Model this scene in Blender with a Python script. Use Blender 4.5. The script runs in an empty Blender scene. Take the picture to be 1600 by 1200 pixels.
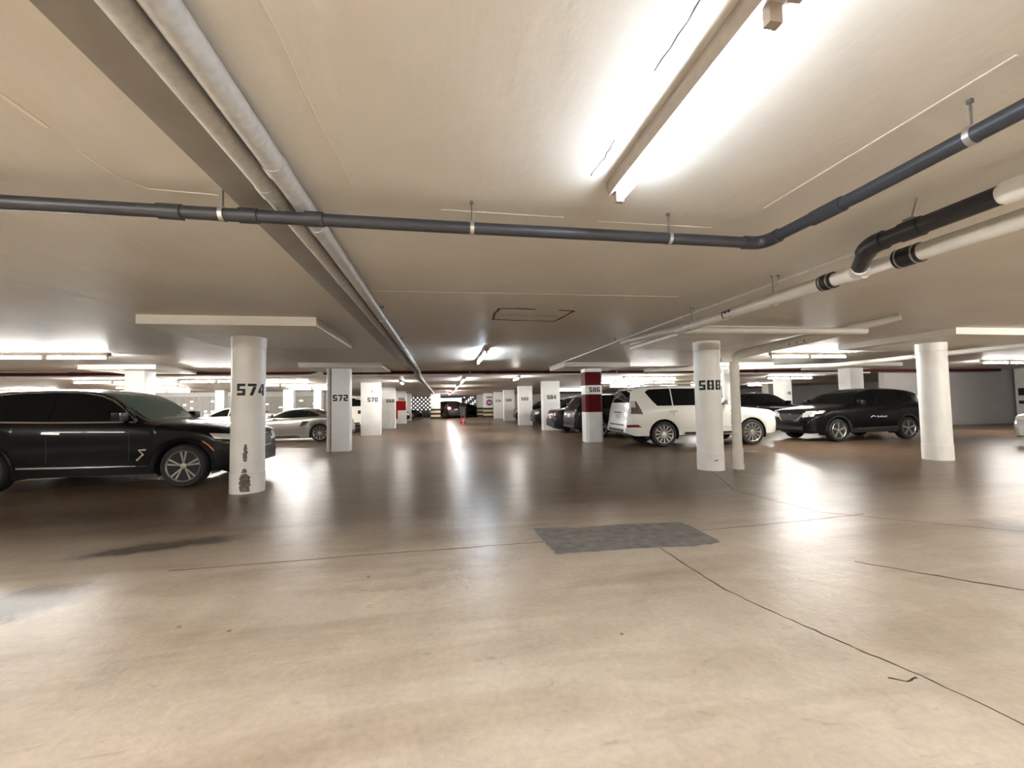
import bpy, bmesh, math, random
from mathutils import Vector, Matrix
from mathutils.bvhtree import BVHTree
random.seed(7)
PI = math.pi
scene = bpy.context.scene
C = scene.collection

# ------------------------------------------------------------------ camera
FPX, PITCH, ROLL, YAW, EYE = 654.2, 0.04722, 0.0169, 0.1634, 1.36
cam_d = bpy.data.cameras.new('camera'); cam = bpy.data.objects.new('camera', cam_d); C.objects.link(cam)
cam_d.sensor_fit = 'HORIZONTAL'; cam_d.sensor_width = 36.0
cam_d.lens = FPX * 36.0 / 1600.0
cam_d.clip_start = 0.05; cam_d.clip_end = 300
fw = Vector((math.sin(YAW)*math.cos(PITCH), math.cos(YAW)*math.cos(PITCH), math.sin(PITCH)))
rt0 = Vector((math.cos(YAW), -math.sin(YAW), 0))
dn0 = -rt0.cross(fw)
rt = rt0*math.cos(ROLL) + dn0*math.sin(ROLL)
dn = dn0*math.cos(ROLL) - rt0*math.sin(ROLL)
M = Matrix(((rt.x, -dn.x, -fw.x, 0), (rt.y, -dn.y, -fw.y, 0), (rt.z, -dn.z, -fw.z, EYE), (0, 0, 0, 1)))
cam.matrix_world = M
scene.camera = cam

# ------------------------------------------------------------------ world and exposure
world = bpy.data.worlds.new('world'); scene.world = world; world.use_nodes = True
wb = world.node_tree.nodes['Background']
wb.inputs[0].default_value = (1.0, 0.98, 0.93, 1); wb.inputs[1].default_value = 1.0
vs = scene.view_settings
vs.view_transform = 'Standard'; vs.look = 'None'; vs.gamma = 1.0; vs.use_curve_mapping = False
vs.exposure = 1.78
TUBE = 110.0      # strength of every fluorescent tube

# ------------------------------------------------------------------ materials
def nt(name):
    m = bpy.data.materials.new(name); m.use_nodes = True
    return m, m.node_tree.nodes, m.node_tree.links, m.node_tree.nodes['Principled BSDF']
def mat(name, col, rough=0.5, metal=0.0, spec=0.5, var=0.0, scale=8.0, bump=0.0, coat=0.0):
    m, N, Lk, b = nt(name)
    b.inputs['Base Color'].default_value = (*col, 1); b.inputs['Roughness'].default_value = rough
    b.inputs['Metallic'].default_value = metal; b.inputs['Specular IOR Level'].default_value = spec
    if coat: b.inputs['Coat Weight'].default_value = coat; b.inputs['Coat Roughness'].default_value = 0.03
    if var or bump:
        tc = N.new('ShaderNodeTexCoord'); no = N.new('ShaderNodeTexNoise')
        no.inputs['Scale'].default_value = scale; no.inputs['Detail'].default_value = 5
        Lk.new(tc.outputs['Object'], no.inputs['Vector'])
        if var:
            r = N.new('ShaderNodeValToRGB'); r.color_ramp.elements[0].position = 0.3; r.color_ramp.elements[1].position = 0.7
            r.color_ramp.elements[0].color = (*[c*(1-var) for c in col], 1)
            r.color_ramp.elements[1].color = (*[min(1, c*(1+var*0.6)) for c in col], 1)
            Lk.new(no.outputs['Fac'], r.inputs['Fac']); Lk.new(r.outputs['Color'], b.inputs['Base Color'])
        if bump:
            bp = N.new('ShaderNodeBump'); bp.inputs['Strength'].default_value = bump; bp.inputs['Distance'].default_value = 0.01
            Lk.new(no.outputs['Fac'], bp.inputs['Height']); Lk.new(bp.outputs['Normal'], b.inputs['Normal'])
    return m
def emit(name, col, s):
    m, N, Lk, b = nt(name)
    b.inputs['Base Color'].default_value = (0.8, 0.8, 0.8, 1)
    b.inputs['Emission Color'].default_value = (*col, 1); b.inputs['Emission Strength'].default_value = s
    return m

def floor_material():
    m, N, Lk, b = nt('polished_concrete')
    tc = N.new('ShaderNodeTexCoord')
    def noise(scale, detail, rough=0.55, vec=None, dist=0.0):
        n = N.new('ShaderNodeTexNoise'); n.inputs['Scale'].default_value = scale; n.inputs['Detail'].default_value = detail
        n.inputs['Roughness'].default_value = rough; n.inputs['Distortion'].default_value = dist
        Lk.new(vec or tc.outputs['Object'], n.inputs['Vector']); return n
    def ramp(src, p0, p1, c0=(0, 0, 0, 1), c1=(1, 1, 1, 1)):
        r = N.new('ShaderNodeValToRGB'); e = r.color_ramp.elements
        e[0].position = p0; e[1].position = p1; e[0].color = c0; e[1].color = c1
        Lk.new(src, r.inputs['Fac']); return r
    def mix(fac, a, bb, mode='MIX'):
        x = N.new('ShaderNodeMix'); x.data_type = 'RGBA'; x.blend_type = mode
        if isinstance(fac, float): x.inputs[0].default_value = fac
        else: Lk.new(fac, x.inputs[0])
        for s, v in ((6, a), (7, bb)):
            if isinstance(v, tuple): x.inputs[s].default_value = v
            else: Lk.new(v, x.inputs[s])
        return x.outputs[2]
    n1 = noise(0.55, 6, 0.6, dist=0.4); n2 = noise(3.2, 8, 0.65, dist=0.3); n3 = noise(28, 4)
    base = ramp(n1.outputs['Fac'], 0.32, 0.70, (0.53, 0.46, 0.37, 1), (0.72, 0.64, 0.54, 1)).outputs['Color']
    mott = ramp(n2.outputs['Fac'], 0.30, 0.70, (0.80, 0.79, 0.78, 1), (1.0, 0.99, 0.97, 1)).outputs['Color']
    col = mix(1.0, base, mott, 'MULTIPLY')
    grain = ramp(n3.outputs['Fac'], 0.36, 0.64, (0.90, 0.90, 0.90, 1), (1.0, 1.0, 1.0, 1)).outputs['Color']
    col = mix(1.0, col, grain, 'MULTIPLY')
    ms = N.new('ShaderNodeMapping'); ms.inputs['Scale'].default_value = (1.0, 2.6, 1.0); ms.inputs['Rotation'].default_value = (0, 0, -0.35)
    Lk.new(tc.outputs['Object'], ms.inputs['Vector'])
    n4 = noise(5.0, 7, 0.7, ms.outputs['Vector'], 0.8)
    scuff = ramp(n4.outputs['Fac'], 0.60, 0.76, (1, 1, 1, 1), (0.66, 0.62, 0.57, 1)).outputs['Color']
    col = mix(1.0, col, scuff, 'MULTIPLY')
    # tyre-drag streaks, stretched along the aisle's cross direction
    mp = N.new('ShaderNodeMapping'); mp.inputs['Scale'].default_value = (0.35, 2.2, 1.0); mp.inputs['Rotation'].default_value = (0, 0, 0.15)
    Lk.new(tc.outputs['Object'], mp.inputs['Vector'])
    st = noise(1.0, 6, 0.6, mp.outputs['Vector'], 0.6)
    streak = ramp(st.outputs['Fac'], 0.46, 0.78, (1, 1, 1, 1), (0.66, 0.61, 0.56, 1)).outputs['Color']
    col = mix(1.0, col, streak, 'MULTIPLY')
    # slab beyond the cross joint: tyre-worn, plus weaker light darkened into its colour
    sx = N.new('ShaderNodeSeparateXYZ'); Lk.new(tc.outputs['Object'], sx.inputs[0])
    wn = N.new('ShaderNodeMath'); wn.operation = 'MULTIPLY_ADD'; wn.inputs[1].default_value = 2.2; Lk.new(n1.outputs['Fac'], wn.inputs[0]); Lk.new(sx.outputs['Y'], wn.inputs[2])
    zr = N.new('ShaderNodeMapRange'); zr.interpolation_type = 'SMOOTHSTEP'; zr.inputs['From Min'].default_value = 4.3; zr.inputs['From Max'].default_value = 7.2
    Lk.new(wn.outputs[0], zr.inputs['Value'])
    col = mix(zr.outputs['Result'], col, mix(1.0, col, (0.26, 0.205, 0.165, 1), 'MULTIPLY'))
    # worn oil stains with a shape of their own: (x, y, rx, ry, rot, strength)
    for (x, y, rx, ry, rz, k) in ((-2.80, 4.75, 0.85, 0.24, 0.30, 0.9), (-3.05, 3.55, 0.55, 0.42, 0.1, 0.9), (5.75, 3.4, 0.6, 0.42, 0.5, 0.6),
                                  (2.2, 5.8, 0.9, 0.28, 0.1, 0.35), (-4.6, 6.4, 2.6, 0.7, 0.05, 0.45), (0.2, 8.2, 2.2, 0.9, 0.1, 0.35),
                                  (5.3, 6.0, 1.8, 0.4, -0.1, 0.3), (-0.4, 3.35, 1.1, 0.10, 0.04, 0.22), (-0.1, 3.6, 1.0, 0.09, 0.06, 0.2)):
        mp = N.new('ShaderNodeMapping'); mp.vector_type = 'TEXTURE'
        mp.inputs['Location'].default_value = (x, y, 0); mp.inputs['Rotation'].default_value = (0, 0, rz); mp.inputs['Scale'].default_value = (rx, ry, 1)
        wob = N.new('ShaderNodeMixRGB'); wob.blend_type = 'LINEAR_LIGHT'; wob.inputs[0].default_value = 0.25
        Lk.new(tc.outputs['Object'], wob.inputs[1]); Lk.new(n2.outputs['Color'], wob.inputs[2])
        Lk.new(wob.outputs[0], mp.inputs['Vector'])
        g = N.new('ShaderNodeTexGradient'); g.gradient_type = 'SPHERICAL'; Lk.new(mp.outputs['Vector'], g.inputs['Vector'])
        r = ramp(g.outputs['Fac'], 0.03, 0.45 if k > 0.8 else 0.75, (0, 0, 0, 1), (k, k, k, 1))
        col = mix(r.outputs['Color'], col, (0.06, 0.045, 0.035, 1))
    # small drips and specks
    v = N.new('ShaderNodeTexVoronoi'); v.inputs['Scale'].default_value = 2.6; v.inputs['Randomness'].default_value = 1.0
    Lk.new(tc.outputs['Object'], v.inputs['Vector'])
    sp = ramp(v.outputs['Distance'], 0.028, 0.046, (0.8, 0.8, 0.8, 1), (0, 0, 0, 1))
    gate = ramp(n2.outputs['Fac'], 0.46, 0.52)
    sg = N.new('ShaderNodeMath'); sg.operation = 'MULTIPLY'; Lk.new(sp.outputs['Color'], sg.inputs[0]); Lk.new(gate.outputs['Color'], sg.inputs[1])
    col = mix(sg.outputs[0], col, (0.10, 0.07, 0.05, 1))
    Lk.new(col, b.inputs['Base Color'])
    rr = N.new('ShaderNodeMapRange'); rr.inputs['From Min'].default_value = 0.3; rr.inputs['From Max'].default_value = 0.7
    rr.inputs['To Min'].default_value = 0.285; rr.inputs['To Max'].default_value = 0.33
    Lk.new(n2.outputs['Fac'], rr.inputs['Value']); Lk.new(rr.outputs['Result'], b.inputs['Roughness'])
    b.inputs['Specular IOR Level'].default_value = 0.17
    ad = N.new('ShaderNodeMath'); ad.operation = 'ADD'; Lk.new(n2.outputs['Fac'], ad.inputs[0]); Lk.new(n1.outputs['Fac'], ad.inputs[1])
    bp = N.new('ShaderNodeBump'); bp.inputs['Strength'].default_value = 0.55; bp.inputs['Distance'].default_value = 0.014
    Lk.new(ad.outputs[0], bp.inputs['Height']); Lk.new(bp.outputs['Normal'], b.inputs['Normal'])
    return m

def ceiling_material():
    m, N, Lk, b = nt('painted_slab')
    tc = N.new('ShaderNodeTexCoord')
    n1 = N.new('ShaderNodeTexNoise'); n1.inputs['Scale'].default_value = 0.9; n1.inputs['Detail'].default_value = 5
    n2 = N.new('ShaderNodeTexNoise'); n2.inputs['Scale'].default_value = 14; n2.inputs['Detail'].default_value = 6
    mp = N.new('ShaderNodeMapping'); mp.inputs['Scale'].default_value = (2.5, 0.8, 1)
    Lk.new(tc.outputs['Object'], mp.inputs['Vector'])
    n3 = N.new('ShaderNodeTexNoise'); n3.inputs['Scale'].default_value = 1.6; n3.inputs['Detail'].default_value = 7
    Lk.new(tc.outputs['Object'], n1.inputs['Vector']); Lk.new(tc.outputs['Object'], n2.inputs['Vector']); Lk.new(mp.outputs['Vector'], n3.inputs['Vector'])
    r = N.new('ShaderNodeValToRGB'); r.color_ramp.elements[0].position = 0.3; r.color_ramp.elements[1].position = 0.7
    r.color_ramp.elements[0].color = (0.60, 0.56, 0.50, 1); r.color_ramp.elements[1].color = (0.67, 0.635, 0.58, 1)
    Lk.new(n1.outputs['Fac'], r.inputs['Fac']); Lk.new(r.outputs['Color'], b.inputs['Base Color'])
    b.inputs['Roughness'].default_value = 0.48; b.inputs['Specular IOR Level'].default_value = 0.35
    a = N.new('ShaderNodeMath'); a.operation = 'MULTIPLY_ADD'; a.inputs[1].default_value = 0.25
    Lk.new(n2.outputs['Fac'], a.inputs[0]); Lk.new(n3.outputs['Fac'], a.inputs[2])
    bp = N.new('ShaderNodeBump'); bp.inputs['Strength'].default_value = 0.4; bp.inputs['Distance'].default_value = 0.02
    Lk.new(a.outputs[0], bp.inputs['Height']); Lk.new(bp.outputs['Normal'], b.inputs['Normal'])
    return m

MT = {}
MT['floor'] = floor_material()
MT['ceil'] = ceiling_material()
MT['panel'] = mat('slab_white', (0.76, 0.73, 0.67), 0.5, var=0.05, scale=3)
MT['white'] = mat('column_white_paint', (0.80, 0.785, 0.745), 0.45, var=0.06, scale=3, bump=0.1)
MT['wall'] = mat('wall_grey_paint', (0.42, 0.40, 0.39), 0.6, var=0.06, scale=1.5)
MT['wallw'] = mat('wall_white_paint', (0.62, 0.60, 0.56), 0.6, var=0.05, scale=1.5)
MT['red'] = mat('red_band_paint', (0.095, 0.004, 0.006), 0.6, spec=0.12, var=0.1, scale=3)
MT['redbright'] = mat('bright_red_paint', (0.36, 0.012, 0.008), 0.7, spec=0.1)
MT['redpipe'] = mat('sprinkler_red', (0.062, 0.008, 0.008), 0.55, spec=0.2)
MT['black'] = mat('black_stencil', (0.012, 0.012, 0.012), 0.6)
MT['bare'] = mat('bare_concrete', (0.16, 0.14, 0.12), 0.8, var=0.5, scale=22)
MT['galv'] = mat('grey_conduit', (0.40, 0.39, 0.37), 0.45, var=0.15, scale=30)
MT['taupe'] = mat('taupe_band', (0.22, 0.195, 0.165), 0.6, var=0.08, scale=6)
MT['pvc'] = mat('dark_grey_pvc', (0.030, 0.031, 0.037), 0.42, var=0.1, scale=6)
MT['abs'] = mat('black_abs', (0.020, 0.019, 0.020), 0.40)
MT['pipew'] = mat('white_pipe', (0.60, 0.575, 0.52), 0.42, var=0.05, scale=6)
MT['pvcw'] = mat('new_white_pvc', (0.80, 0.79, 0.77), 0.3)
MT['rubber'] = mat('rubber_coupling', (0.012, 0.010, 0.010), 0.5)
MT['steel'] = mat('steel_clamp', (0.55, 0.54, 0.52), 0.35, metal=0.9)
MT['rod'] = mat('dull_rod', (0.14, 0.13, 0.12), 0.5, metal=0.5)
MT['house'] = mat('fixture_enamel', (0.42, 0.36, 0.30), 0.45, var=0.1, scale=20)
MT['cap'] = mat('fixture_endcap', (0.30, 0.24, 0.19), 0.5)
MT['tubec2'] = emit('tube_cool_far', (0.78, 0.88, 1.0), TUBE*0.6)
MT['tubec'] = emit('tube_cool', (0.74, 0.86, 1.0), TUBE*0.21)
MT['tubew'] = emit('tube_warm', (1.0, 0.972, 0.925), TUBE)
MT['patch'] = mat('patch_grey', (0.19, 0.18, 0.17), 0.6, var=0.35, scale=9)
MT['crack'] = mat('crack_dark', (0.05, 0.036, 0.022), 0.9)
MT['joint'] = mat('joint_brown', (0.16, 0.12, 0.085), 0.8, var=0.2, scale=20)
MT['seam'] = mat('pale_seam', (0.80, 0.75, 0.66), 0.5)
MT['seam2'] = mat('filled_seam', (0.60, 0.56, 0.50), 0.6)
MT['rust'] = mat('rust_mark', (0.17, 0.045, 0.018), 0.8, var=0.3, scale=20)
MT['linew'] = mat('worn_line_paint', (0.55, 0.52, 0.45), 0.5, var=0.3, scale=9)
MT['screen'] = mat('breeze_block', (0.42, 0.40, 0.36), 0.7, var=0.06, scale=4)
MT['yellow'] = mat('cream_stripe', (0.55, 0.46, 0.27), 0.5)
# car materials
MT['p_black'] = mat('black_car_paint', (0.004, 0.004, 0.005), 0.3, coat=0.25, spec=0.1)
MT['p_dark'] = mat('charcoal_car_paint', (0.007, 0.007, 0.008), 0.3, coat=0.25, spec=0.1)
MT['p_white'] = mat('pearl_white_paint', (0.70, 0.69, 0.63), 0.28, coat=1.0)
MT['p_silver'] = mat('silver_paint', (0.30, 0.285, 0.26), 0.32, metal=0.85, coat=0.6)
MT['p_maroon'] = mat('dark_red_paint', (0.012, 0.003, 0.004), 0.3, coat=0.4)
MT['glass'] = mat('tinted_glass', (0.004, 0.005, 0.005), 0.06, spec=0.22)
MT['screen_g'] = mat('green_windscreen', (0.10, 0.15, 0.12), 0.06, spec=0.4)
MT['chrome'] = mat('chrome', (0.72, 0.70, 0.66), 0.16, metal=1.0)
MT['rim'] = mat('alloy', (0.46, 0.445, 0.42), 0.3, metal=0.85)
MT['rimdark'] = mat('dark_alloy', (0.03, 0.03, 0.03), 0.45)
MT['tyre'] = mat('tyre_rubber', (0.012, 0.012, 0.012), 0.75)
MT['trim'] = mat('black_plastic', (0.014, 0.014, 0.014), 0.55)
MT['lampw'] = mat('clear_lamp', (0.62, 0.62, 0.60), 0.12, metal=0.3)
MT['lampr'] = mat('red_lamp', (0.11, 0.006, 0.006), 0.2, spec=0.3)
MT['lampd'] = mat('smoked_lamp', (0.13, 0.085, 0.07), 0.15, var=0.4, scale=14)
MT['lampa'] = mat('amber_lamp', (0.42, 0.12, 0.03), 0.2)
MT['lampon'] = emit('lit_tail_lamp', (1.0, 0.06, 0.12), 14.0)
MT['plate'] = mat('licence_plate', (0.34, 0.34, 0.33), 0.4)
MT['decalw'] = mat('white_decal', (0.80, 0.80, 0.80), 0.4)
MT['skin'] = mat('skin', (0.36, 0.21, 0.15), 0.55)
MT['hair'] = mat('dark_hair', (0.02, 0.015, 0.012), 0.6)
MT['dress'] = mat('grey_dress', (0.17, 0.17, 0.185), 0.8)
MT['blouse'] = mat('black_top', (0.022, 0.022, 0.025), 0.8)
MT['shoe'] = mat('black_shoe', (0.015, 0.015, 0.015), 0.5)
MT['signb'] = mat('sign_blue', (0.10, 0.12, 0.30), 0.4)
MT['signr'] = mat('sign_red', (0.30, 0.03, 0.04), 0.4)

# ------------------------------------------------------------------ mesh helpers
def bx(bm, x0, x1, y0, y1, z0, z1):
    v = [bm.verts.new(p) for p in ((x0, y0, z0), (x1, y0, z0), (x1, y1, z0), (x0, y1, z0), (x0, y0, z1), (x1, y0, z1), (x1, y1, z1), (x0, y1, z1))]
    for f in ((3, 2, 1, 0), (4, 5, 6, 7), (0, 1, 5, 4), (1, 2, 6, 5), (2, 3, 7, 6), (3, 0, 4, 7)):
        bm.faces.new([v[i] for i in f])
def tube(bm, pts, r, seg=14, cap=True):
    pts = [Vector(p) for p in pts]; rings = []
    up = Vector((0.13, 0.07, 1)).normalized()
    rs = r if isinstance(r, (list, tuple)) else [r]*len(pts)
    for i, p in enumerate(pts):
        if i == 0: t = pts[1]-p
        elif i == len(pts)-1: t = p-pts[i-1]
        else: t = (p-pts[i-1]).normalized()+(pts[i+1]-p).normalized()
        t.normalize()
        a = t.cross(up)
        if a.length < 0.05: a = t.cross(Vector((1, 0.1, 0)))
        a.normalize(); b2 = t.cross(a)
        rings.append([bm.verts.new(p+(a*math.cos(2*PI*k/seg)+b2*math.sin(2*PI*k/seg))*rs[i]) for k in range(seg)])
    for i in range(len(rings)-1):
        for k in range(seg):
            bm.faces.new((rings[i][k], rings[i][(k+1) % seg], rings[i+1][(k+1) % seg], rings[i+1][k]))
    if cap:
        bm.faces.new(rings[0][::-1]); bm.faces.new(rings[-1])
def bend(p, q, r_, rad, n=6):
    """fillet of radius rad at corner q between p and r_ : list of points"""
    p, q, r_ = Vector(p), Vector(q), Vector(r_)
    a = q+(p-q).normalized()*rad; c = q+(r_-q).normalized()*rad
    return [tuple((a*(1-t)+q*t)*(1-t)+(q*(1-t)+c*t)*t) for t in [i/n for i in range(n+1)]]
def lathe(bm, prof, seg=32, axis='Z', close=False):
    """prof list of (r, h)"""
    rings = []
    for r, h in prof:
        ring = []
        for k in range(seg):
            a = 2*PI*k/seg; c, s = r*math.cos(a), r*math.sin(a)
            ring.append(bm.verts.new((c, s, h) if axis == 'Z' else (c, h, s)))
        rings.append(ring)
    n = len(rings)
    for i in range(n if close else n-1):
        A, B = rings[i], rings[(i+1) % n]
        for k in range(seg):
            bm.faces.new((A[k], A[(k+1) % seg], B[(k+1) % seg], B[k]))
    if not close:
        if prof[0][0] > 1e-6: bm.faces.new(rings[0][::-1])
        if prof[-1][0] > 1e-6: bm.faces.new(rings[-1])
def finish(bm, name, m, parent=None, smooth=None, loc=None, bevel=0.0):
    if bevel:
        bmesh.ops.bevel(bm, geom=list(bm.edges), offset=bevel, segments=2, affect='EDGES', profile=0.7)
    bmesh.ops.recalc_face_normals(bm, faces=bm.faces)
    me = bpy.data.meshes.new(name); bm.to_mesh(me); bm.free()
    if isinstance(m, (list, tuple)):
        for k in m: me.materials.append(MT[k])
    else: me.materials.append(MT[m])
    if smooth is not None:
        for p in me.polygons: p.use_smooth = True
        me.set_sharp_from_angle(angle=math.radians(smooth))
    o = bpy.data.objects.new(name, me); C.objects.link(o)
    if parent: o.parent = parent
    if loc: o.location = loc
    return o
def box(name, m, dims, parent=None, bevel=0.0):
    bm = bmesh.new(); bx(bm, *dims); return finish(bm, name, m, parent, 30 if bevel else None, bevel=bevel)
def tag(o, label, cat, group=None):
    o['label'] = label; o['category'] = cat
    if group: o['group'] = group
    return o
def empty(name, loc=(0, 0, 0), rz=0.0):
    o = bpy.data.objects.new(name, None); C.objects.link(o); o.location = loc; o.rotation_euler = (0, 0, rz); o.empty_display_size = 0.2
    return o
def thing(name, label, cat, loc=(0, 0, 0), rz=0.0, group=None):
    return tag(empty(name, loc, rz), label, cat, group)
def struct(o): o['kind'] = 'structure'; return o
def copy_tree(o, parent=None):
    c = o.copy(); C.objects.link(c); c.parent = parent
    for ch in list(o.children): copy_tree(ch, c)
    return c

# ------------------------------------------------------------------ the setting
CA, PB, CB, STEP = 2.656, 2.527, 2.47, 15.95       # slab, drop panel underside, lower slab, where it steps
X0, X1, Y0, Y1 = -30.0, 33.0, -12.0, 52.0

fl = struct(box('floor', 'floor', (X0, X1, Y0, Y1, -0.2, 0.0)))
def strip(name, m, pts, w, z, parent, t=0.002, jitter=0.0, sub=1):
    """a thin raised ribbon along pts on a horizontal surface; w may be a list"""
    P = []
    for i in range(len(pts)-1):
        for k in range(sub):
            f = k/sub; P.append([pts[i][j]*(1-f)+pts[i+1][j]*f for j in (0, 1)])
    P.append(list(pts[-1]))
    for p in P[1:-1]: p[0] += random.uniform(-jitter, jitter); p[1] += random.uniform(-jitter, jitter)
    n = len(P); bm = bmesh.new(); rows = []
    for i, p in enumerate(P):
        a = Vector(P[max(0, i-1)]); b = Vector(P[min(n-1, i+1)]); d = (b-a).normalized(); nn = Vector((-d.y, d.x))
        ww = w*(1 if jitter == 0 else random.uniform(0.6, 1.3))/2
        rows.append([bm.verts.new((p[0]+nn.x*s*ww, p[1]+nn.y*s*ww, z+dz)) for s, dz in ((1, 0.001 if t < 0 else -0.001), (1, t), (-1, t), (-1, 0.001 if t < 0 else -0.001))])
    for i in range(n-1):
        for k in range(3): bm.faces.new((rows[i][k], rows[i][k+1], rows[i+1][k+1], rows[i+1][k]))
    bm.faces.new(rows[0]); bm.faces.new(rows[-1])
    return finish(bm, name, m, parent)
# cracks, joints, patch and faded bay lines on the floor
strip('crack', 'crack', [(1.975, 3.70), (1.98, 3.30), (1.985, 2.80), (2.06, 2.50), (2.12, 2.29), (2.18, 2.08), (2.235, 1.92), (2.30, 1.72), (2.36, 1.43), (2.42, 1.05)], 0.010, 0, fl, 0.001, 0.006, 5)
strip('crack', 'crack', [(2.12, 1.78), (2.18, 1.74), (2.255, 1.755)], 0.012, 0, fl, 0.001, 0.003, 3)
strip('crack', 'crack', [(3.37, 3.05), (3.70, 2.67), (3.99, 2.37), (4.5, 1.9)], 0.016, 0, fl, 0.001, 0.008, 5)
strip('crack', 'crack', [(5.04, 7.35), (4.62, 6.4), (4.33, 5.8), (4.40, 5.0), (4.44, 4.42)], 0.011, 0, fl, 0.001, 0.01, 4)
strip('crack', 'joint', [(4.46, 4.42), (4.96, 3.97), (5.6, 3.45), (6.4, 2.9)], 0.014, 0, fl, 0.001, 0.008, 4)
strip('floor_joint', 'joint', [(-2.3, 4.03), (-0.55, 4.07), (0.62, 4.08), (0.97, 4.08)], 0.016, 0, fl, 0.001, 0.008, 6)
strip('floor_joint', 'joint', [(2.61, 4.08), (2.91, 4.09), (4.0, 4.16), (4.86, 4.25)], 0.014, 0, fl, 0.001, 0.008, 6)
strip('bay_line', 'linew', [(-4.4, 9.64), (-2.95, 9.62)], 0.055, 0, fl, 0.001)
strip('bay_line', 'linew', [(-3.9, 11.9), (-3.0, 11.9)], 0.06, 0, fl, 0.001)
strip('bay_line', 'linew', [(6.2, 10.0), (8.2, 9.95)], 0.06, 0, fl, 0.001)
# ragged asphalt patch
bm = bmesh.new()
ol = []
cor = [(0.965, 4.52), (1.30, 4.50), (1.42, 4.43), (1.75, 4.46), (2.61, 4.41), (2.64, 4.18), (2.61, 3.70), (2.30, 3.66), (1.6, 3.72), (1.0, 3.72), (0.99, 3.9), (0.955, 4.2)]
for i in range(len(cor)):
    a, b = Vector(cor[i]), Vector(cor[(i+1) % len(cor)])
    for k in range(5):
        p = a.lerp(b, k/5); ol.append((p.x+random.uniform(-.012, .012), p.y+random.uniform(-.012, .012)))
top = [bm.verts.new((x, y, 0.005)) for x, y in ol]; bot = [bm.verts.new((x, y, -0.001)) for x, y in ol]
bm.faces.new(top)
for i in range(len(ol)): bm.faces.new((top[i], top[(i+1) % len(ol)], bot[(i+1) % len(ol)], bot[i]))
bmesh.ops.triangulate(bm, faces=bm.faces)
pt = finish(bm, 'floor_patch', 'patch', fl)
pt['label'] = 'dark grey patch let into the concrete'

# ceiling: a high slab in front, a lower slab beyond the step
ce = struct(box('ceiling', 'ceil', (X0, X1, Y0, STEP, CA, CA+0.25)))
struct(box('ceiling', 'ceil', (X0, 19.0, STEP, Y1, CB, CA+0.25)))
struct(box('ceiling', 'ceil', (19.0, X1, STEP+0.6, Y1, CB+0.1, CA+0.25)))
struct(box('ceiling', 'ceil', (19.0, X1, STEP, STEP+0.6, CA, CA+0.25)))
for d in ((-4.10, -1.80, 6.37, 8.75), (4.12, 6.42, 6.55, 8.75), (9.53, 11.85, 6.36, 8.75), (-4.14, -1.80, 12.95, 15.05), (3.86, 6.08, 12.92, 14.85),
          (-10.05, -8.11, 13.44, 15.45), (9.15, 11.42, 12.9, 15.0), (14.5, 16.8, 12.9, 15.0)):
    struct(box('drop_panel', 'panel', (*d, PB, CA)))
# pale formwork seams, hairline cracks and the rust-coloured rectangle on the slab
def cstrip(name, m, pts, w, t=0.003, j=0.0, sub=1):
    o = strip(name, m, pts, w, CA, ce, -t, j, sub); return o
cstrip('formwork_seam', 'seam', [(-1.77, 1.4), (-1.77, 2.17)], 0.022)
cstrip('formwork_seam', 'seam', [(-1.78, 2.35), (-1.77, 2.60), (-1.70, 2.71), (-1.34, 2.74)], 0.012)
cstrip('formwork_seam', 'seam', [(0.0, 2.76), (0.84, 2.77)], 0.010)
cstrip('formwork_seam', 'seam', [(1.1, 2.80), (2.0, 2.80)], 0.007)
cstrip('formwork_seam', 'seam', [(2.17, 1.20), (2.16, 2.46)], 0.014)
cstrip('formwork_seam', 'seam', [(-0.9, 4.85), (2.9, 4.75)], 0.016)
cstrip('ceiling_crack', 'crack', [(0.83, 0.95), (0.835, 1.2), (0.83, 1.47)], 0.005, 0.0008, 0.004, 5)
cstrip('ceiling_crack', 'crack', [(0.85, 1.90), (0.86, 2.05), (0.845, 2.23)], 0.005, 0.0008, 0.007, 4)
cstrip('ceiling_crack', 'seam2', [(-0.57, 1.2), (-0.56, 1.47), (-0.55, 2.0), (-0.51, 2.67)], 0.012, 0.002, 0.003, 4)
for pts in ([(0.76, 6.32), (0.74, 5.95), (0.76, 5.58)], [(0.76, 5.58), (1.0, 5.57), (1.28, 5.58)], [(1.60, 5.60), (1.84, 5.65)], [(1.84, 5.65), (1.80, 6.0), (1.75, 6.39)], [(1.75, 6.39), (1.3, 6.37), (0.76, 6.32)]):
    cstrip('rust_line', 'rust', pts, 0.042, 0.002, 0.008, 4)
cstrip('rust_line', 'linew', [(0.85, 5.98), (1.7, 6.0)], 0.14, 0.0015, 0.01, 3)

# outer walls
def wall(name, m, dims): return struct(box(name, m, dims))
wall('wall_back', 'wallw', (X0, X1, Y0-0.2, Y0, 0, CA+0.2))
wall('wall_left', 'wallw', (X0-0.2, X0, Y0, Y1, 0, CA+0.2))
wall('wall_right', 'wall', (X1, X1+0.2, Y0, Y1, 0, CA+0.2))
wall('wall_bay', 'wall', (20.2, X1, 16.35, 16.6, 0, CA))
wall('wall_end', 'wallw', (5.9, X1, 50.0, 50.2, 0, CB+0.1))
wall('wall_side', 'wallw', (X0, -21.0, 31.0, 31.2, 0, CB))
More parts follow.
